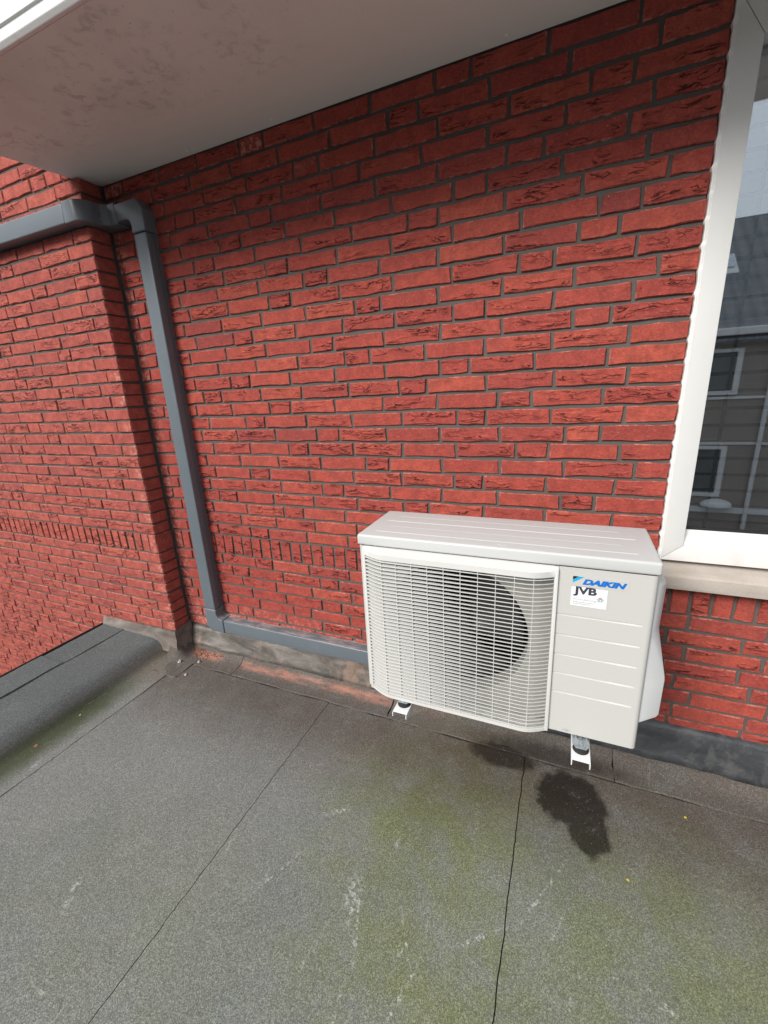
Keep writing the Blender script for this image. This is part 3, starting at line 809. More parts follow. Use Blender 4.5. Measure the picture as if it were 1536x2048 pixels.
# the two upright bricks on the return of the pier
for yy in (PY + 0.026, PY + 0.084):
    o = bpy.data.objects.new('brick', bl['V'][1]); o.rotation_euler = (0, 0, math.pi / 2); o.location = (PX, yy, 0.725); link(o, pier)

# ---- flat canopy with soffit over the wall
ZS = 2.468
can = empty('canopy', (0.5, -0.3, ZS), 'white flat canopy overhead with grey mildewed soffit and bright front board', 'canopy')
MB().prism([(-2.071, 0.0), (-2.112, -0.116), (-2.158, -0.36), (-2.205, -0.64), (6.0, -0.64), (6.0, 0.0)], ZS, ZS + 0.03, 'z').build('soffit_panel', M['soffit'], can)
fb = MB().prism([(-0.640, ZS + 0.008), (-0.643, ZS - 0.002), (-0.654, ZS - 0.004), (-0.663, ZS + 0.006), (-0.664, ZS + 0.03), (-0.670, ZS + 0.032), (-0.670, ZS + 0.42), (-0.64, ZS + 0.42)], -2.21, 6.0, 'x')
fb.build('fascia_board', M['fascia'], can, bevel=0.002)
MB().prism([(-2.15, -0.125), (-2.20, -0.638), (6.0, -0.638), (6.0, -0.002), (-2.06, -0.002), (-2.06, -0.125)], ZS + 0.031, ZS + 0.42, 'z').build('roof_slab', M['fascia'], can)
for sx, sy in ((-0.242, -0.027), (-0.654, -0.027), (-1.08, -0.030), (-1.504, -0.027), (0.18, -0.027)):
    MB().cyl((sx, sy), 0.0052, 0.0045, ZS, ZS - 0.0035, 'z', 12).build('screw_head', M['fascia'], can, smooth=True)

# ---- window
win = empty('window', (1.0, 0.03, 0.87), 'tall white framed window mirroring the houses opposite', 'window')
FX0, FX1, FZ0, FZ1 = 0.322, 1.856, 0.877, 2.405
ST = 0.066                                      # stile width
def rail(poly, y0, y1, mat, name):
    return MB().prism(poly, y0, y1, 'y').build(name, mat, win, bevel=0.0035, smooth=True)
yA, yB = -0.010, 0.060
BR = 0.056
rail([(FX0, FZ0), (FX0 + ST - .0006, FZ0 + BR), (FX0 + ST - .0006, FZ1 - 0.105), (FX0, FZ1)], yA, yB, M['upvc'], 'frame_stile')
rail([(FX1, FZ0), (FX1, FZ1), (FX1 - ST + .0006, FZ1 - 0.105), (FX1 - ST + .0006, FZ0 + BR)], yA, yB, M['upvc'], 'frame_stile')
rail([(FX0 + .0010, FZ0), (FX1 - .0010, FZ0), (FX1 - ST, FZ0 + BR - .0006), (FX0 + ST, FZ0 + BR - .0006)], yA, yB, M['upvc_low'], 'frame_rail')
rail([(FX0 + .0010, FZ1), (FX0 + ST, FZ1 - 0.1044), (FX1 - ST, FZ1 - 0.1044), (FX1 - .0010, FZ1)], yA, yB, M['upvc'], 'frame_rail')
# sloping glazing ledge at the bottom, bead and gasket
MB().prism([(-0.004, FZ0 + BR), (0.030, FZ0 + BR + 0.034), (0.034, FZ0 + BR + 0.048), (0.060, FZ0 + BR + 0.048), (0.060, FZ0 + BR)], FX0 + ST, FX1 - ST, 'x').build('glazing_ledge', M['upvc_low'], win, bevel=0.002, smooth=True)
MB().box(FX0 + ST, FX1 - ST, 0.0315, 0.040, FZ0 + BR + 0.0482, FZ0 + BR + 0.0535).build('gasket', M['gasket'], win)
MB().box(FX0 + ST - 0.01, FX1 - ST + 0.01, 0.042, 0.046, FZ0 + BR + 0.03, FZ1 - 0.09).build('glass_pane', M['glass'], win)
# sealant bead bulging into every mortar joint
rows = [[], [], []]
n = 420
for i in range(n + 1):
    z = FZ0 - 0.002 + (2.44 - FZ0) * i / n
    t = ((z - Z0) / BH) % 1.0
    inj = max(0.0, 1 - abs(t - 0.5) / 0.18)
    xb = WIN0 + 0.0008 - 0.0048 * inj ** 0.7 * (0.7 + 0.6 * nz(z * 17)) - 0.0016 * nz(z * 46, 3)
    rows[0].append((xb, 0.006, z)); rows[1].append((xb + 0.0008, -0.0075 - 0.002 * inj, z)); rows[2].append((FX0 + 0.006, -0.0108, z))
MB().grid(rows).build('sealant_bead', M['silicone'], win, smooth=True)

blind = empty('venetian_blind', (1.1, 0.1, 0.98), 'closed venetian blind with dark ladder tape hanging behind the window glass', 'blind')
z = 0.9722
sm = None
while z < 2.36:
    if sm is None:
        b = MB(); w = 0.0285
        pr = []
        for i in range(5):
            t = -1 + i / 2
            pr.append((0.092 + 0.0015 * t + 0.0035 * (1 - t * t), 0.0216 * t))
        b.grid([[(0.402, yq, zq), (1.776, yq, zq)] for yq, zq in pr])
        s0 = b.build('slat', M['blind'], blind, smooth=True); s0.location.z += z; sm = s0.data
    else:
        o = bpy.data.objects.new('slat', sm); link(o, blind); o.location.z = z
    z += 0.0545
for xx in (0.460, 1.10, 1.72):
    MB().box(xx - 0.0042, xx + 0.0042, 0.0785, 0.0802, 0.965, 2.40).build('ladder_tape', M['cord'], blind)
rm = MB()
rm.box(0.2, 2.1, 0.75, 0.78, 0.5, 2.7)
rm.box(0.2, 2.1, 0.205, 0.75, 0.5, 0.53); rm.box(0.2, 2.1, 0.205, 0.75, 2.67, 2.7)
rm.box(0.17, 0.2, 0.205, 0.78, 0.5, 2.7); rm.box(2.1, 2.13, 0.205, 0.78, 0.5, 2.7)
o = rm.build('room_wall', M['room']); tag(o, kind='structure')

# ---- window sill
sp = [(0.010, 0.800), (-0.052, 0.788), (-0.052, 0.834), (-0.045, 0.838), (0.050, 0.8765), (0.050, 0.800)]
o = MB().prism(sp, 0.300, 1.90, 'x').build('window_sill', M['sill'], None, bevel=0.003, smooth=True)
tag(o, 'weathered beige concrete sill under the white window', 'window sill')

# ---- lead flashings
def flashing(name, xa, xb, ztop, zbot, mat, seed, label, y0=0.0, n_per=0.02, lap=0.0):
    n = int((xb - xa) / n_per); rows = []
    for j in range(8):
        t = j / 7.0; r = []
        for i in range(n + 1):
            x = xa + (xb - xa) * i / n
            zt, zb = ztop(x), zbot(x) + 0.009 * nz(x * 5, seed) + 0.005 * nz(x * 17, seed * 2)
            z = zt + (zb - zt) * t
            y = y0 - 0.006 - lap - 0.032 * t ** 1.7 - 0.0075 * t * nz(x * 7, z * 9, seed) - 0.003 * nz(x * 24, z * 25, seed)
            if j == 0: y = y0 + 0.004; z += 0.001
            r.append((x, y, z))
        rows.append(r)
    o = MB().grid(rows).build(name, mat, None, smooth=True)
    md = o.modifiers.new('thickness', 'SOLIDIFY'); md.thickness = 0.0025; md.offset = 1
    return tag(o, label, 'flashing')
flashing('lead_flashing', -2.052, -0.36, lambda x: 0.162 + 0.012 * min(1, max(0, (x + 1.9) / 1.0)), lambda x: 0.046, M['lead_pale'], 3.3, 'rust-stained grey lead flashing at the wall foot, left of the air conditioner')
flashing('lead_flashing', -0.40, 4.0, lambda x: 0.178 + 0.022 * min(1, max(0, (x + 0.4) / 0.8)), lambda x: 0.052, M['lead_dark'], 8.1, 'dark grey lead flashing at the wall foot, below the window', lap=0.004)

# limescaled lead wrapped round the foot of the pier
pf = empty('pier_flashing', (-2.35, PY - 0.01, 0.07), 'pale torn lead flashing wrapped round the foot of the projecting brick wall', 'flashing')
path = [(-2.72 + 0.653 * i / 44, PY - 0.006, 0) for i in range(45)]
rows = []
for j in range(6):
    t = j / 5; r = []
    for i, (x, y, q) in enumerate(path):
        u = i / 44
        zt = 0.163 + 0.012 * u + 0.004 * nz(x * 20, 2.0)
        zb = 0.112 - 0.046 * min(1, u * 1.35) - 0.030 * max(0.0, min(1.0, (u - 0.66) / 0.08)) + 0.006 * nz(x * 12, 5.0)
        r.append((x + 0.004 * t * (i == 44), y - 0.020 * t ** 1.5 - 0.006 * t * nz(x * 13, t * 2, 4.0) - 0.003 * nz(x * 30, t * 4, 6.0), zt + (zb - zt) * t))
    rows.append(r)
MB().grid(rows).build('front_lap', M['lead_old'], pf, smooth=True)
rows = []
for j in range(6):
    t = j / 5; r = []
    for i in range(14):
        u = i / 13
        y = PY - 0.006 + 0.118 * u - 0.022 * t * (1 - u)
        x = PX + 0.006 + 0.018 * t ** 1.4 + 0.007 * nz(y * 40, t * 3, 1.0) * (0.4 + t)
        zt = 0.182 + 0.012 * u + 0.008 * nz(y * 50, 9.0)
        zb = 0.058 + 0.012 * nz(y * 25, 3.0)
        r.append((x, y, zt + (zb - zt) * t))
    rows.append(r)
MB().grid(rows).build('return_lap', M['lead_old'], pf, smooth=True)
# ================================================================== CABLE TRUNKING
trk = empty('cable_trunking', (-1.82, -0.03, 0.2), 'grey plastic pipe trunking running along the left wall, down and across to the air conditioner', 'trunking')
TX0, TX1, TD = -1.8575, -1.7795, 0.062
def duct(poly, d0, d1, axis, name, bev=0.007):
    return MB().prism(poly, d0, d1, axis).build(name, M['trunk'], trk, bevel=bev, seg=3, smooth=True)
# straight runs: base tray and clipped-on cover (fine step along the side)
duct([(TX0, -TD), (TX1, -TD), (TX1, -0.016), (TX0, -0.016)], 0.3385, 2.2218, 'z', 'cover')
MB().box(TX0 + 0.003, TX1 - 0.003, -0.0165, 0.012, 0.334, 2.226).build('tray', M['trunk'], trk)
HZ0, HZ1 = 0.199, 0.2785
duct([(-TD, HZ0), (-TD, HZ1), (-0.016, HZ1), (-0.016, HZ0)], -1.7345, -0.30, 'x', 'cover')
MB().box(-1.7385, -0.30, -0.0165, 0.012, HZ0 + 0.003, HZ1 - 0.003).build('tray', M['trunk'], trk)
LZ0, LZ1 = 2.2800, 2.3600
duct([(PY - TD, LZ0), (PY - TD, LZ1), (PY - 0.016, LZ1), (PY - 0.016, LZ0)], -4.2, -2.1325, 'x', 'cover')
MB().box(-4.2, -2.1285, PY - 0.0165, PY + 0.010, LZ0 + 0.003, LZ1 - 0.003).build('tray', M['trunk'], trk)
# elbows
arc = lambda cx, cz, r, a0, a1, n=6: [(cx + r * math.cos(R(a0 + (a1 - a0) * i / n)), cz + r * math.sin(R(a0 + (a1 - a0) * i / n))) for i in range(n + 1)]
e = 0.0022
poly = [(TX0 - e, 0.336), (TX0 - e, 0.228), (TX0 + 0.026, HZ0 - e), (-1.737, HZ0 - e), (-1.737, HZ1 + e)] + arc(TX1 + e + 0.030, HZ1 + e + 0.030, 0.030, 270, 180) + [(TX1 + e, 0.336)]
duct(poly, -TD - e, 0.010, 'y', 'elbow', 0.005)
poly = [(TX1 + e, 2.2245), (TX1 + e, 2.312), (TX1 - 0.030, LZ1 - 0.006), (-1.945, LZ1 - 0.006), (-1.945, LZ0 + 0.004)] + arc(TX0 - e - 0.028, LZ0 + 0.004 - 0.028, 0.028, 90, 0) + [(TX0 - e, 2.2245)]
duct(poly, -TD - e, 0.010, 'y', 'elbow', 0.005)
# corner connector: round the pier edge, along its return, into the inside corner
ox = PX + TD
poly = [(-2.130, PY - TD - e)] + [(PX - 0.002, PY - TD - e)] + arc(PX - 0.002 + 0.0, PY - 0.002, TD + 0.0002, 270, 360, 8)[1:] + [(ox, -0.085), (ox + 0.022, -TD - e), (-1.943, -TD - e), (-1.943, 0.010), (PX - 0.003, 0.010), (PX - 0.003, PY - 0.001), (-2.130, PY - 0.001)]
duct(poly, LZ0 - e, LZ1 + e, 'z', 'corner_connector', 0.005)
for sx, sy, sz in ((ox + 0.0012, -0.100, 2.330), (ox + 0.0012, -0.088, 2.300)):
    MB().cyl((sy, sz), 0.0045, 0.0035, sx - 0.003, sx + 0.0025, 'x', 10).build('screw_head', M['zinc'], trk, smooth=True)

# ================================================================== AIR CONDITIONER
AX0, AX1, AYF, AYB, AZ0, AZ1 = -0.577, 0.226, -0.541, -0.278, 0.521, 1.0365
ac = empty('air_conditioner', ((AX0 + AX1) / 2, -0.41, AZ0), 'ivory outdoor air conditioner unit hung on wall brackets beside the window', 'air conditioner')

def groove_casing():
    rc = 0.012
    fx = [0.003, 0.0052, 0.0075, 0.06, 0.12, 0.200, 0.2035, 0.2055, AX1 - rc - 0.002, AX1 - rc]
    plan = [(x, AYF) for x in fx]
    plan += [(AX1 - rc + rc * math.sin(R(a)), AYF + rc - rc * math.cos(R(a))) for a in (22, 45, 68, 90)]
    plan += [(AX1, AYB - rc)] + [(AX1 - rc + rc * math.cos(R(a)), AYB - rc + rc * math.sin(R(a))) for a in (30, 60, 90)]
    plan += [(AX0 + rc - rc * math.sin(R(a)), AYB - rc + rc * math.cos(R(a))) for a in (0, 30, 60, 90)]
    plan += [(AX0 + rc - rc * math.cos(R(a)), AYF + rc - rc * math.sin(R(a))) for a in (0, 22, 45, 68, 90)]
    plan += [(-0.5625, AYF), (-0.5625, AYF + 0.012)]
    zs = [(AZ0, 0), (AZ0 + 0.003, 0)]
    for gz in (0.6555, 0.7175, 0.7775, 0.8385, 0.8995):
        zs += [(gz - 0.0052, 0), (gz - 0.0034, 0), (gz - 0.0006, 1), (gz + 0.0010, 1), (gz + 0.0016, 0), (gz + 0.0032, 0)]
    zs += [(AZ1 - 0.004, 0), (AZ1, 0)]
    rows = []
    for z, gr in zs:
        r = []
        for i, (x, y) in enumerate(plan):
            d = 0.0032 if gr and 2 <= i <= 5 else 0.0
            r.append((x, y + d, z))
        rows.append(r)
    b = MB().grid(rows)
    k0 = len(plan)
    b.f.append(tuple(range(k0)))
    return b.build('casing', M['ac'], ac, smooth=True)
casing = groove_casing()
# rounded lid with embossed lines
lid = MB().box(AX0 - 0.0025, AX1 + 0.0025, AYF - 0.003, AYB + 0.002, AZ1 + 0.0012, 1.0715).build('lid', M['ac_lid'], ac, bevel=0.007, seg=3, smooth=True)
for ly, (la, lb) in ((-0.497, (-0.535, 0.182)), (-0.389, (-0.537, 0.187))):
    MB().prism([(ly - 0.0030, 1.0712), (ly - 0.0012, 1.0726), (ly + 0.0012, 1.0726), (ly + 0.0016, 1.0712)], la, lb, 'x').build('lid_bead', M['ac_lid'], lid, smooth=True)
for ly, (la, lb) in ((-0.443, (-0.51, 0.15)), (-0.337, (-0.515, 0.15))):
    MB().prism([(ly - 0.0012, 1.0712), (ly, 1.0719), (ly + 0.0022, 1.0719), (ly + 0.0028, 1.0712)], la, lb, 'x').build('lid_bead', M['ac_lid'], lid, smooth=True)
b = MB()
for x0, y0, x1, y1 in ((-0.157, -0.515, -0.148, -0.526), (-0.148, -0.526, -0.134, -0.519)):
    d = Vector((x1 - x0, y1 - y0)); t = Vector((-d.y, d.x)).normalized() * 0.0009
    b.prism([(x0 - t.x, y0 - t.y), (x1 - t.x, y1 - t.y), (x1 + t.x, y1 + t.y), (x0 + t.x, y0 + t.y)], 1.0712, 1.0722, 'z')
b.build('lid_mark', M['ac_grille'], lid)

# fan chamber: shroud plate with round mouth, fan, dark coil
FCX, FCZ, FR = -0.284, 0.776, 0.216
YP = AYF + 0.032
n = 72; b = MB(); rows = [[], [], [], []]
sq = []
for i in range(n + 1):
    a = 2 * math.pi * i / n; ca, sa = math.cos(a), math.sin(a)
    sx = (0.0025 - FCX) / ca if ca > 1e-6 else ((-0.5635 - FCX) / ca if ca < -1e-6 else 1e9)
    sz = (1.033 - FCZ) / sa if sa > 1e-6 else ((0.5235 - FCZ) / sa if sa < -1e-6 else 1e9)
    s = min(sx, sz)
    rows[0].append((FCX + ca * s, YP, FCZ + sa * s))
    for q, (rad, yy) in enumerate(((FR + 0.012, YP), (FR + 0.003, YP + 0.004), (FR, YP + 0.06))):
        rows[q + 1].append((FCX + ca * rad, yy, FCZ + sa * rad))
MB().grid(rows).build('fan_shroud', M['shroud'], ac, smooth=True)
MB().box(-0.56, 0.0, AYB - 0.012, AYB - 0.008, 0.525, 1.03).build('coil', M['coil'], ac)
dk = MB(); dk.box(0.0015, 0.0030, YP, AYB - 0.01, 0.525, 1.033)
dk.build('partition', M['coil'], ac)
MB().box(0.0005, 0.0014, AYF + 0.0005, YP, 0.5225, 1.0345).build('front_edge', M['ac_grille'], ac)
fan = MB().cyl((FCX, FCZ), 0.046, 0.050, YP + 0.022, YP + 0.075, 'y', 28).build('fan', M['fan'], ac, bevel=0.006, smooth=True)
def blade(a0):
    rows = []
    for i in range(9):
        t = i / 8; r_ = []
        rad = 0.044 + (0.205 - 0.044) * t
        for j in range(7):
            s = j / 6
            ang = a0 + R(10) * t + (s - 0.5) * R(72 + 18 * t)
            y = YP + 0.020 + 0.052 * s + 0.004 * math.sin(math.pi * s) * (1 - t)
            r_.append((FCX + rad * math.cos(ang), y, FCZ + rad * math.sin(ang)))
        rows.append(r_)
    o = MB().grid(rows).build('fan_blade', M['fan'], fan, smooth=True)
    md = o.modifiers.new('thickness', 'SOLIDIFY'); md.thickness = 0.003
for a in range(3): blade(R(28 + 120 * a))
for q in range(3):
    MB().cyl((-0.213 + 0.008 * q, YP + 0.105), 0.0014, 0.0014, 0.90, 1.03, 'z', 6).build('motor_lead', M['ac_grille'], ac)

# grille: bulging front; frame, slats, ribs
def bulge(x):
    """front y of the grille at x"""
    def ss(t): t = max(0.0, min(1.0, t)); return math.sin(t * math.pi / 2) ** 1.15
    return AYF - 0.004 - 0.030 * min(ss((x + 0.5625) / 0.085), ss((0.003 - x) / 0.075))
gx = [-0.5615 + 0.0125 * i for i in range(9)] + [-0.44, -0.38, -0.30, -0.22, -0.15] + [-0.095 + 0.012 * i for i in range(9)]
gx = [x for x in gx if x < 0.0015] + [0.0022]
grille = MB()
# top hood: slopes back up to the casing, lower lip hangs a little
tops = [[], [], [], [], []]
bots = [[], [], [], [], []]
for x in gx:
    y = bulge(x)
    tops[0].append((x, AYF + 0.004, 1.0345)); tops[1].append((x, AYF - 0.003, 1.0335)); tops[2].append((x, y, 1.0235)); tops[3].append((x, y - 0.0004, 1.0075)); tops[4].append((x, y + 0.012, 1.0075))
    bots[0].append((x, y + 0.010, 0.5262)); bots[1].append((x, y - 0.0004, 0.5265)); bots[2].append((x, y, 0.5165)); bots[3].append((x, y + 0.005, 0.5135)); bots[4].append((x, AYF + 0.004, 0.5210))
grille = grille.grid(tops).build('grille', M['ac_grille'], ac, smooth=True)
MB().grid(bots).build('grille_bottom_bar', M['ac_grille'], grille, smooth=True)
for xa, xb in ((-0.5630, -0.5535), (-0.0075, 0.0030)):
    MB().box(xa, xb, AYF - 0.0085, AYF + 0.0042, 0.5165, 1.0300).build('grille_edge', M['ac_grille'], grille, bevel=0.003, seg=2, smooth=True)
# slats: deeper on the left, thin on the right
sx_ = [-0.5545, -0.540, -0.522, -0.500, -0.480, -0.45, -0.36, -0.27, -0.18, -0.10, -0.074, -0.055, -0.036, -0.018, -0.0065]
rows = [[], [], [], [], []]
for x in sx_:
    y = bulge(x); t = (x + 0.56) / 0.56
    u = max(0, min(1, (t - 0.24) / 0.46)); dp = 0.0125 - 0.0045 * u; th = 0.0029 - 0.0004 * u; dr = -0.0036 * u
    rows[0].append((x, y, -th / 2)); rows[1].append((x, y, th / 2)); rows[2].append((x, y + dp, th / 2 + dr)); rows[3].append((x, y + dp, -th / 2 + dr)); rows[4].append((x, y, -th / 2))
s0 = MB().grid(rows).build('grille_slat', M['ac_grille'], grille)
NS, SP0, SPP = 39, 1.0015, 0.01232
s0.location.z += SP0
for i in range(1, NS):
    o = bpy.data.objects.new('grille_slat', s0.data); link(o, grille); o.location.z = SP0 - SPP * i
# vertical ribs
for i in range(10):
    x = -0.492 + 0.0485 * i; y = bulge(x)
    MB().prism([(x - 0.0007, y + 0.0022), (x + 0.0007, y + 0.0022), (x + 0.0007, y + 0.0070), (x - 0.0007, y + 0.0070)], 0.5240, 1.0095, 'z').build('grille_rib', M['ac_grille'], grille)

# valve cover on the right end
ycov = [(-0.528, 0.06), (-0.492, 1.0), (-0.315, 1.0), (-0.300, 0.3)]
prof = [(1.030, 0.0), (1.026, 0.003), (1.004, 0.0235), (0.992, 0.0250), (0.876, 0.0225), (0.862, 0.0245), (0.735, 0.0505), (0.722, 0.0520), (0.612, 0.0505), (0.602, 0.046), (0.600, 0.0)]
rows = []
for z, ex in prof:
    r = [(AX1 - 0.001, -0.5285, z)]
    for y, t in ycov: r.append((AX1 + ex * t - 0.001 * (1 - t), y, z))
    r.append((AX1 - 0.001, -0.292, z)); rows.append(r)
MB().grid(rows).build('valve_cover', M['ac_cover'], ac, smooth=True, bevel=0.0)

# lettering and stickers on the front panel
YD = AYF - 0.0007
def decal(poly, mat, name, parent, y=YD, th=0.0005):
    return MB().prism(poly, y, y + th, 'y').build(name, mat, parent)
def text(body, x, z, size, mat, name, parent, y, width=None, bold=0.0, shear=0.0, space=1.0, italic_rot=0.0):
    cu = bpy.data.curves.new(name, 'FONT')
    cu.body = body; cu.size = size; cu.offset = bold; cu.shear = shear; cu.space_character = space
    cu.extrude = 0.0002; cu.resolution_u = 3
    t = bpy.data.objects.new(name, cu); col.objects.link(t)
    bpy.context.view_layer.update()
    dg = bpy.context.evaluated_depsgraph_get()
    me = bpy.data.meshes.new_from_object(t.evaluated_get(dg))
    bpy.data.objects.remove(t, do_unlink=True)
    xsv = [v.co.x for v in me.vertices]; ysv = [v.co.y for v in me.vertices]
    w = max(xsv) - min(xsv); h = max(ysv) - min(ysv)
    sx = (width / w) if width else 1.0
    x0, y0 = min(xsv), min(ysv)
    for v in me.vertices:
        v.co = Vector((x + (v.co.x - x0) * sx, y - v.co.z, z + (v.co.y - y0)))
    me.materials.clear(); me.materials.append(mat)
    o = bpy.data.objects.new(name, me)
    link(o, parent)
    return o
logo = decal([(0.0360, 1.0155), (0.1640, 1.0155), (0.1640, 0.9868), (0.0360, 0.9868)], M['ac'], 'logo_plate', ac, AYF - 0.0006, 0.0004)
decal([(0.0372, 1.0135), (0.0505, 1.0135), (0.0372, 1.0035)], M['black'], 'logo_corner', logo, AYF - 0.0011, 0.0004)
decal([(0.0515, 1.0135), (0.0630, 1.0135), (0.0372, 0.9950), (0.0372, 1.0028)], M['cyan'], 'logo_stripe', logo, AYF - 0.0011, 0.0004)
text('DAIKIN', 0.0600, 0.9925, 0.0196, M['blue'], 'logo_lettering', logo, AYF - 0.0010, width=0.0995, bold=0.0012, shear=0.30)
stk = decal([(0.0357, 0.9835), (0.1190, 0.9825), (0.1190, 0.9300), (0.0357, 0.9310)], M['paper'], 'sticker', ac, AYF - 0.0010, 0.0008)
YT = AYF - 0.0014
text('JVB', 0.0405, 0.9585, 0.0275, M['navy'], 'sticker_lettering', stk, YT, width=0.0545, bold=0.0011)
decal([(0.0400, 0.9545), (0.0960, 0.9540), (0.0960, 0.9535), (0.0400, 0.9540)], M['greyink'], 'sticker_line', stk, YT, 0.0003)
text('Airconditioning', 0.0405, 0.9462, 0.0066, M['greyink'], 'sticker_lettering', stk, YT, width=0.0540)
rr = random.Random(5)
for z0, xe in ((0.9410, 0.0930), (0.9362, 0.0850)):
    b = MB(); x = 0.0405
    while x < xe:
        w = rr.uniform(0.002, 0.007)
        b.box(x, min(xe, x + w), YT, YT + 0.0003, z0, z0 + 0.0018); x += w + 0.0012
    b.build('sticker_small_print', M['greyink'], stk)
cx, cz = 0.1040, 0.9570
decal([(cx + 0.0048 * math.cos(R(a)), cz + 0.0034 * math.sin(R(a))) for a in range(0, 181, 20)], M['red'], 'sticker_sun', stk, YT, 0.0003)
b = MB()
for a in range(0, 181, 30):
    ca, sa = math.cos(R(a)), math.sin(R(a))
    b.prism([(cx + 0.0056 * ca - 0.0004 * sa, cz + 0.0046 * sa + 0.0004 * ca), (cx + 0.0080 * ca, cz + 0.0070 * sa), (cx + 0.0056 * ca + 0.0004 * sa, cz + 0.0046 * sa - 0.0004 * ca)], YT, YT + 0.0003, 'y')
b.build('sticker_sun_rays', M['red'], stk)
b = MB()
for a in (180, 215, 245, 295, 325, 360):
    ca, sa = math.cos(R(a)), math.sin(R(a))
    b.prism([(cx + 0.002 * ca - 0.0006 * sa, cz - 0.002 + 0.002 * sa + 0.0006 * ca), (cx + 0.0082 * ca - 0.0006 * sa, cz - 0.002 + 0.0082 * sa + 0.0006 * ca), (cx + 0.0082 * ca + 0.0006 * sa, cz - 0.002 + 0.0082 * sa - 0.0006 * ca), (cx + 0.002 * ca + 0.0006 * sa, cz - 0.002 + 0.002 * sa - 0.0006 * ca)], YT, YT + 0.0003, 'y')
b.build('sticker_snowflake', M['teal'], stk)
# small oval stamp at the foot of the panel
b = MB(); rows = [[], []]
for i in range(13):
    a = R(180 * i / 12)
    rows[0].append((0.052 + 0.0105 * math.cos(a), AYF - 0.0007, 0.5265 + 0.0090 * math.sin(a))); rows[1].append((0.052 + 0.0095 * math.cos(a), AYF - 0.0007, 0.5265 + 0.0080 * math.sin(a)))
b.grid(rows); b.box(0.0470, 0.0570, AYF - 0.0008, AYF - 0.0004, 0.5275, 0.5315)
b.build('stamp', M['greyink'], ac)
MB().cyl((-0.05 + 0.075, 0.5235), 0.0016, 0.0012, AYF + 0.001, AYF - 0.001, 'y', 8).build('screw_head', M['zinc'], ac)

# feet, seen below the front
for fx_ in (-0.4365, 0.0915):
    ft = MB().prism([(fx_ - 0.022, -0.530), (fx_ - 0.022, -0.569), (fx_ - 0.013, -0.581), (fx_ + 0.013, -0.581), (fx_ + 0.022, -0.569), (fx_ + 0.022, -0.530)], 0.5130, 0.5155, 'z').build('foot', M['zinc'], ac, bevel=0.0008)
    bo = MB().cyl((fx_, -0.566), 0.0070, 0.0070, 0.5157, 0.5200, 'z', 6)
    bo.cyl((fx_, -0.566), 0.0035, 0.0032, 0.5200, 0.5235, 'z', 10)
    bo.build('bolt', M['zinc'], ft)
    MB().cyl((fx_, -0.566), 0.0135, 0.0135, 0.5154, 0.5172, 'z', 18).build('washer', M['zinc'], ft)
    for q in (-0.014, 0.0, 0.014):
        MB().prism([(fx_ + q - 0.0042, 0.5155), (fx_ + q + 0.0042, 0.5155), (fx_ + q, 0.5290)], -0.5500, -0.5485, 'y').build('foot_tooth', M['zinc'], ft)

# ---- wall brackets
for fx_, nm in ((-0.4365, 'white channel wall bracket under the left, grille end of the air conditioner'), (0.0915, 'white channel wall bracket under the right, logo end of the air conditioner')):
    br = empty('wall_bracket', (fx_, 0.0, 0.45), nm, 'bracket', 'brackets under the air conditioner')
    t = 0.0026; hw = 0.0240; zt = 0.5000
    arm = MB()
    arm.box(fx_ - hw, fx_ + hw, -0.609, -0.004, zt - t, zt)
    for s in (-1, 1):
        xa, xb = sorted((fx_ + s * hw, fx_ + s * (hw - t)))
        arm.prism([(-0.615, zt - t * 0.2), (-0.615, zt - 0.015), (-0.610, zt - 0.020), (-0.004, zt - 0.022), (-0.004, zt - t * 0.2)], xa, xb, 'x')
    arm.build('arm', M['bracket'], br, bevel=0.0008)
    MB().box(fx_ - hw - 0.003, fx_ + hw + 0.003, -0.0065, -0.0025, 0.34, 0.90).build('wall_plate', M['bracket'], br, bevel=0.001)
    MB().prism([(-0.0066, 0.36), (-0.0066, 0.385), (-0.36, 0.470), (-0.36, 0.452)], fx_ - 0.004, fx_ + 0.004, 'x').build('brace', M['bracket'], br)
    for yy in (-0.566, -0.300):
        MB().cyl((fx_, yy), 0.0215, 0.0180, zt + 0.0004, 0.5128, 'z', 24).build('rubber_damper', M['rubber'], br, smooth=True)

# ================================================================== SMALL DEBRIS
def chip(name, x, y, z, s, mat, label, cat, seed, flat=0.55, group='bits lying on the roof felt'):
    rr = random.Random(seed); b = MB()
    n = 6; pts = [(math.cos(2 * math.pi * i / n) * rr.uniform(.6, 1.1), math.sin(2 * math.pi * i / n) * rr.uniform(.5, 1.0)) for i in range(n)]
    b.v += [(px * s, py * s, 0) for px, py in pts] + [(px * s * .7, py * s * .7, s * flat * rr.uniform(.7, 1.2)) for px, py in pts]
    b.f.append(tuple(range(n))); b.f.append(tuple(range(2 * n - 1, n - 1, -1)))
    for i in range(n): b.f.append((i, (i + 1) % n, n + (i + 1) % n, n + i))
    o = b.build(name, mat); o.location = (x, y, z); o.rotation_euler = (0, 0, rr.uniform(0, 6))
    return tag(o, label, cat, group)
chip('mortar_chip', -2.020, -0.169, 0.011, 0.016, M['slate'], 'largest yellowish mortar chip, in front of the brick corner', 'mortar chip', 1)
chip('mortar_chip', -1.913, -0.127, 0.007, 0.012, M['slate'], 'pale mortar chip on the seam right of the corner', 'mortar chip', 2)
chip('mortar_chip', -1.894, -0.240, 0.004, 0.011, M['slate'], 'pale mortar chip lying farthest out from the wall corner', 'mortar chip', 3)
chip('mortar_chip', -2.151, -0.665, 0.009, 0.010, M['slate'], 'white chip at the kerb foot, nearer the brick pier', 'mortar chip', 4, 0.3)
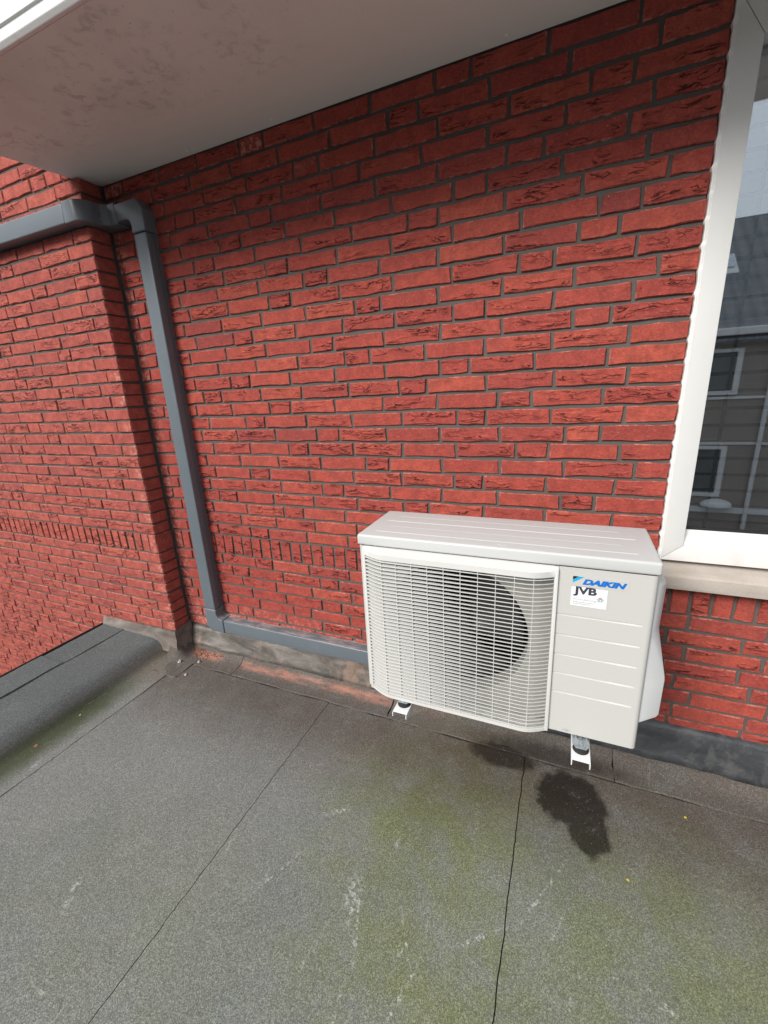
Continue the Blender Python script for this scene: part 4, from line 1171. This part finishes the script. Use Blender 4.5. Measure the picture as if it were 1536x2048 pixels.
chip('mortar_chip', -2.151, -0.793, 0.009, 0.009, M['slate'], 'white chip at the kerb foot, just behind the red chip', 'mortar chip', 5, 0.3)
chip('brick_chip', -2.146, -0.862, 0.009, 0.012, M['redchip'], 'small red chip on the green felt at the kerb foot', 'brick chip', 6, 0.4)
chip('leaf_scrap', 0.467, -0.226, 0.006, 0.007, M['yellow'], 'tiny yellow leaf scrap right of the wet stain', 'leaf', 7, 0.15)
chip('leaf_scrap', 0.261, -0.515, 0.006, 0.006, M['yellow'], 'tiny yellow leaf scrap in front of the wet stain', 'leaf', 8, 0.15)
chip('mortar_chip', -2.265, -0.310, 0.094, 0.007, M['slate'], 'white speck on the kerb nearest the brick pier', 'mortar chip', 9, 0.3)
chip('mortar_chip', -2.300, -0.489, 0.095, 0.007, M['slate'], 'white speck on the kerb shoulder halfway along', 'mortar chip', 10, 0.3)
# crumbs and moss swept into the corner: too many to count
rr = random.Random(12); b = MB(); bmoss = MB()
for i in range(420):
    x = -2.05 + abs(rr.gauss(0, 0.13)); y = -0.055 + rr.gauss(0, 0.022)
    if x > -1.62 or y > -0.028: continue
    s = rr.uniform(0.0010, 0.0034); zz = 0.010 + max(0, (y + 0.085)) * 0.55
    q = bmoss if rr.random() < 0.35 else b
    a = rr.uniform(0, 3)
    q.cyl((x, y), s, s * 0.4, zz - 0.003, zz + s * 0.9, 'z', 5)
o = b.build('grit', M['redchip']); tag(o, 'loose brick and mortar grit swept into the roof corner', 'grit', kind='stuff')
o = bmoss.build('moss_crumbs', M['moss']); tag(o, 'crumbs of dry moss swept into the roof corner', 'moss', kind='stuff')

# ================================================================== HOUSE ACROSS THE STREET
YH = -11.91
hs = empty('house_across_street', (4, YH, -3.2), 'brown clad terrace with grey roof across the street, mirrored in the window glass', 'house')
MB().box(-26.0, 30.0, YH - 8.0, YH, -3.2, 2.30).build('wall', M['siding'], hs)
sl_ = math.tan(R(40)); ry = 4.05
b = MB().prism([(YH + 0.35, 2.44 - 0.35 * sl_ + 0.02), (YH - ry, 2.45 + ry * sl_), (YH - 2 * ry, 2.45), (YH - 2 * ry, 2.30), (YH + 0.30, 2.302 - 0.2)], -26.2, 30.2, 'x')
rf = b.build('roof', M['tiles'], hs)
def on_roof(d): return (YH - d, 2.45 + d * sl_)
(ya, za), (yb, zb) = on_roof(1.82), on_roof(2.45)
sk_ = MB().prism([(ya, za + 0.02), (yb, zb + 0.02), (yb - 0.06, zb + 0.10), (ya - 0.06, za + 0.10)], 3.30, 3.95, 'x').build('skylight', M['white'], hs)
MB().prism([(ya - 0.14, za + 0.205), (yb + 0.02, zb + 0.075), (yb + 0.02, zb + 0.085), (ya - 0.14, za + 0.215)], 3.36, 3.89, 'x').build('pane', M['skyl'], sk_)
MB().box(-26.2, 30.2, YH + 0.02, YH + 0.36, 2.285, 2.46).build('gutter', M['white'], hs, bevel=0.03)
MB().box(-26.0, 30.0, YH - 0.02, YH + 0.05, 0.79, 0.85).build('cladding_band', M['white'], hs)
MB().box(-26.0, 30.0, YH - 0.02, YH + 0.05, -0.36, -0.30).build('cladding_band', M['white'], hs)
MB().box(-26.0, 30.0, YH - 0.02, YH + 0.06, -2.2, -2.05).build('cladding_band', M['white'], hs)
for wx in (2.95, -0.6, 6.2, 8.6, -4.4, -8.0, 12.4, 16.0):
    for z0, z1 in ((0.90, 2.00), (-1.75, -0.40)):
        fr_ = MB()
        x0, x1 = wx, wx + 0.89
        fr_.box(x0, x0 + 0.10, YH - 0.02, YH + 0.09, z0, z1); fr_.box(x1 - 0.12, x1, YH - 0.02, YH + 0.09, z0, z1)
        fr_.box(x0 + 0.10, x1 - 0.12, YH - 0.02, YH + 0.088, z0, z0 + 0.10); fr_.box(x0 + 0.10, x1 - 0.12, YH - 0.02, YH + 0.088, z1 - 0.08, z1)
        w_ = fr_.build('window_frame', M['white'], hs)
        MB().box(x0 + 0.09, x1 - 0.10, YH + 0.001, YH + 0.03, z0 + 0.09, z1 - 0.07).build('pane', M['pane_far'], w_)
MB().cyl((4.47, YH + 0.07), 0.05, 0.05, -3.2, 2.29, 'z', 12).build('downpipe', M['white'], hs, smooth=True)
rows = []
for i in range(9):
    a = R(90 * i / 8)
    rows.append([(3.80 + 0.36 * math.cos(a) * math.cos(R(u)), YH + 0.05 + 0.30 * math.cos(a) * math.sin(R(u)), -2.0 + 0.19 * math.sin(a)) for u in range(0, 181, 15)])
MB().grid(rows).build('porch_hood', M['white'], hs, smooth=True)
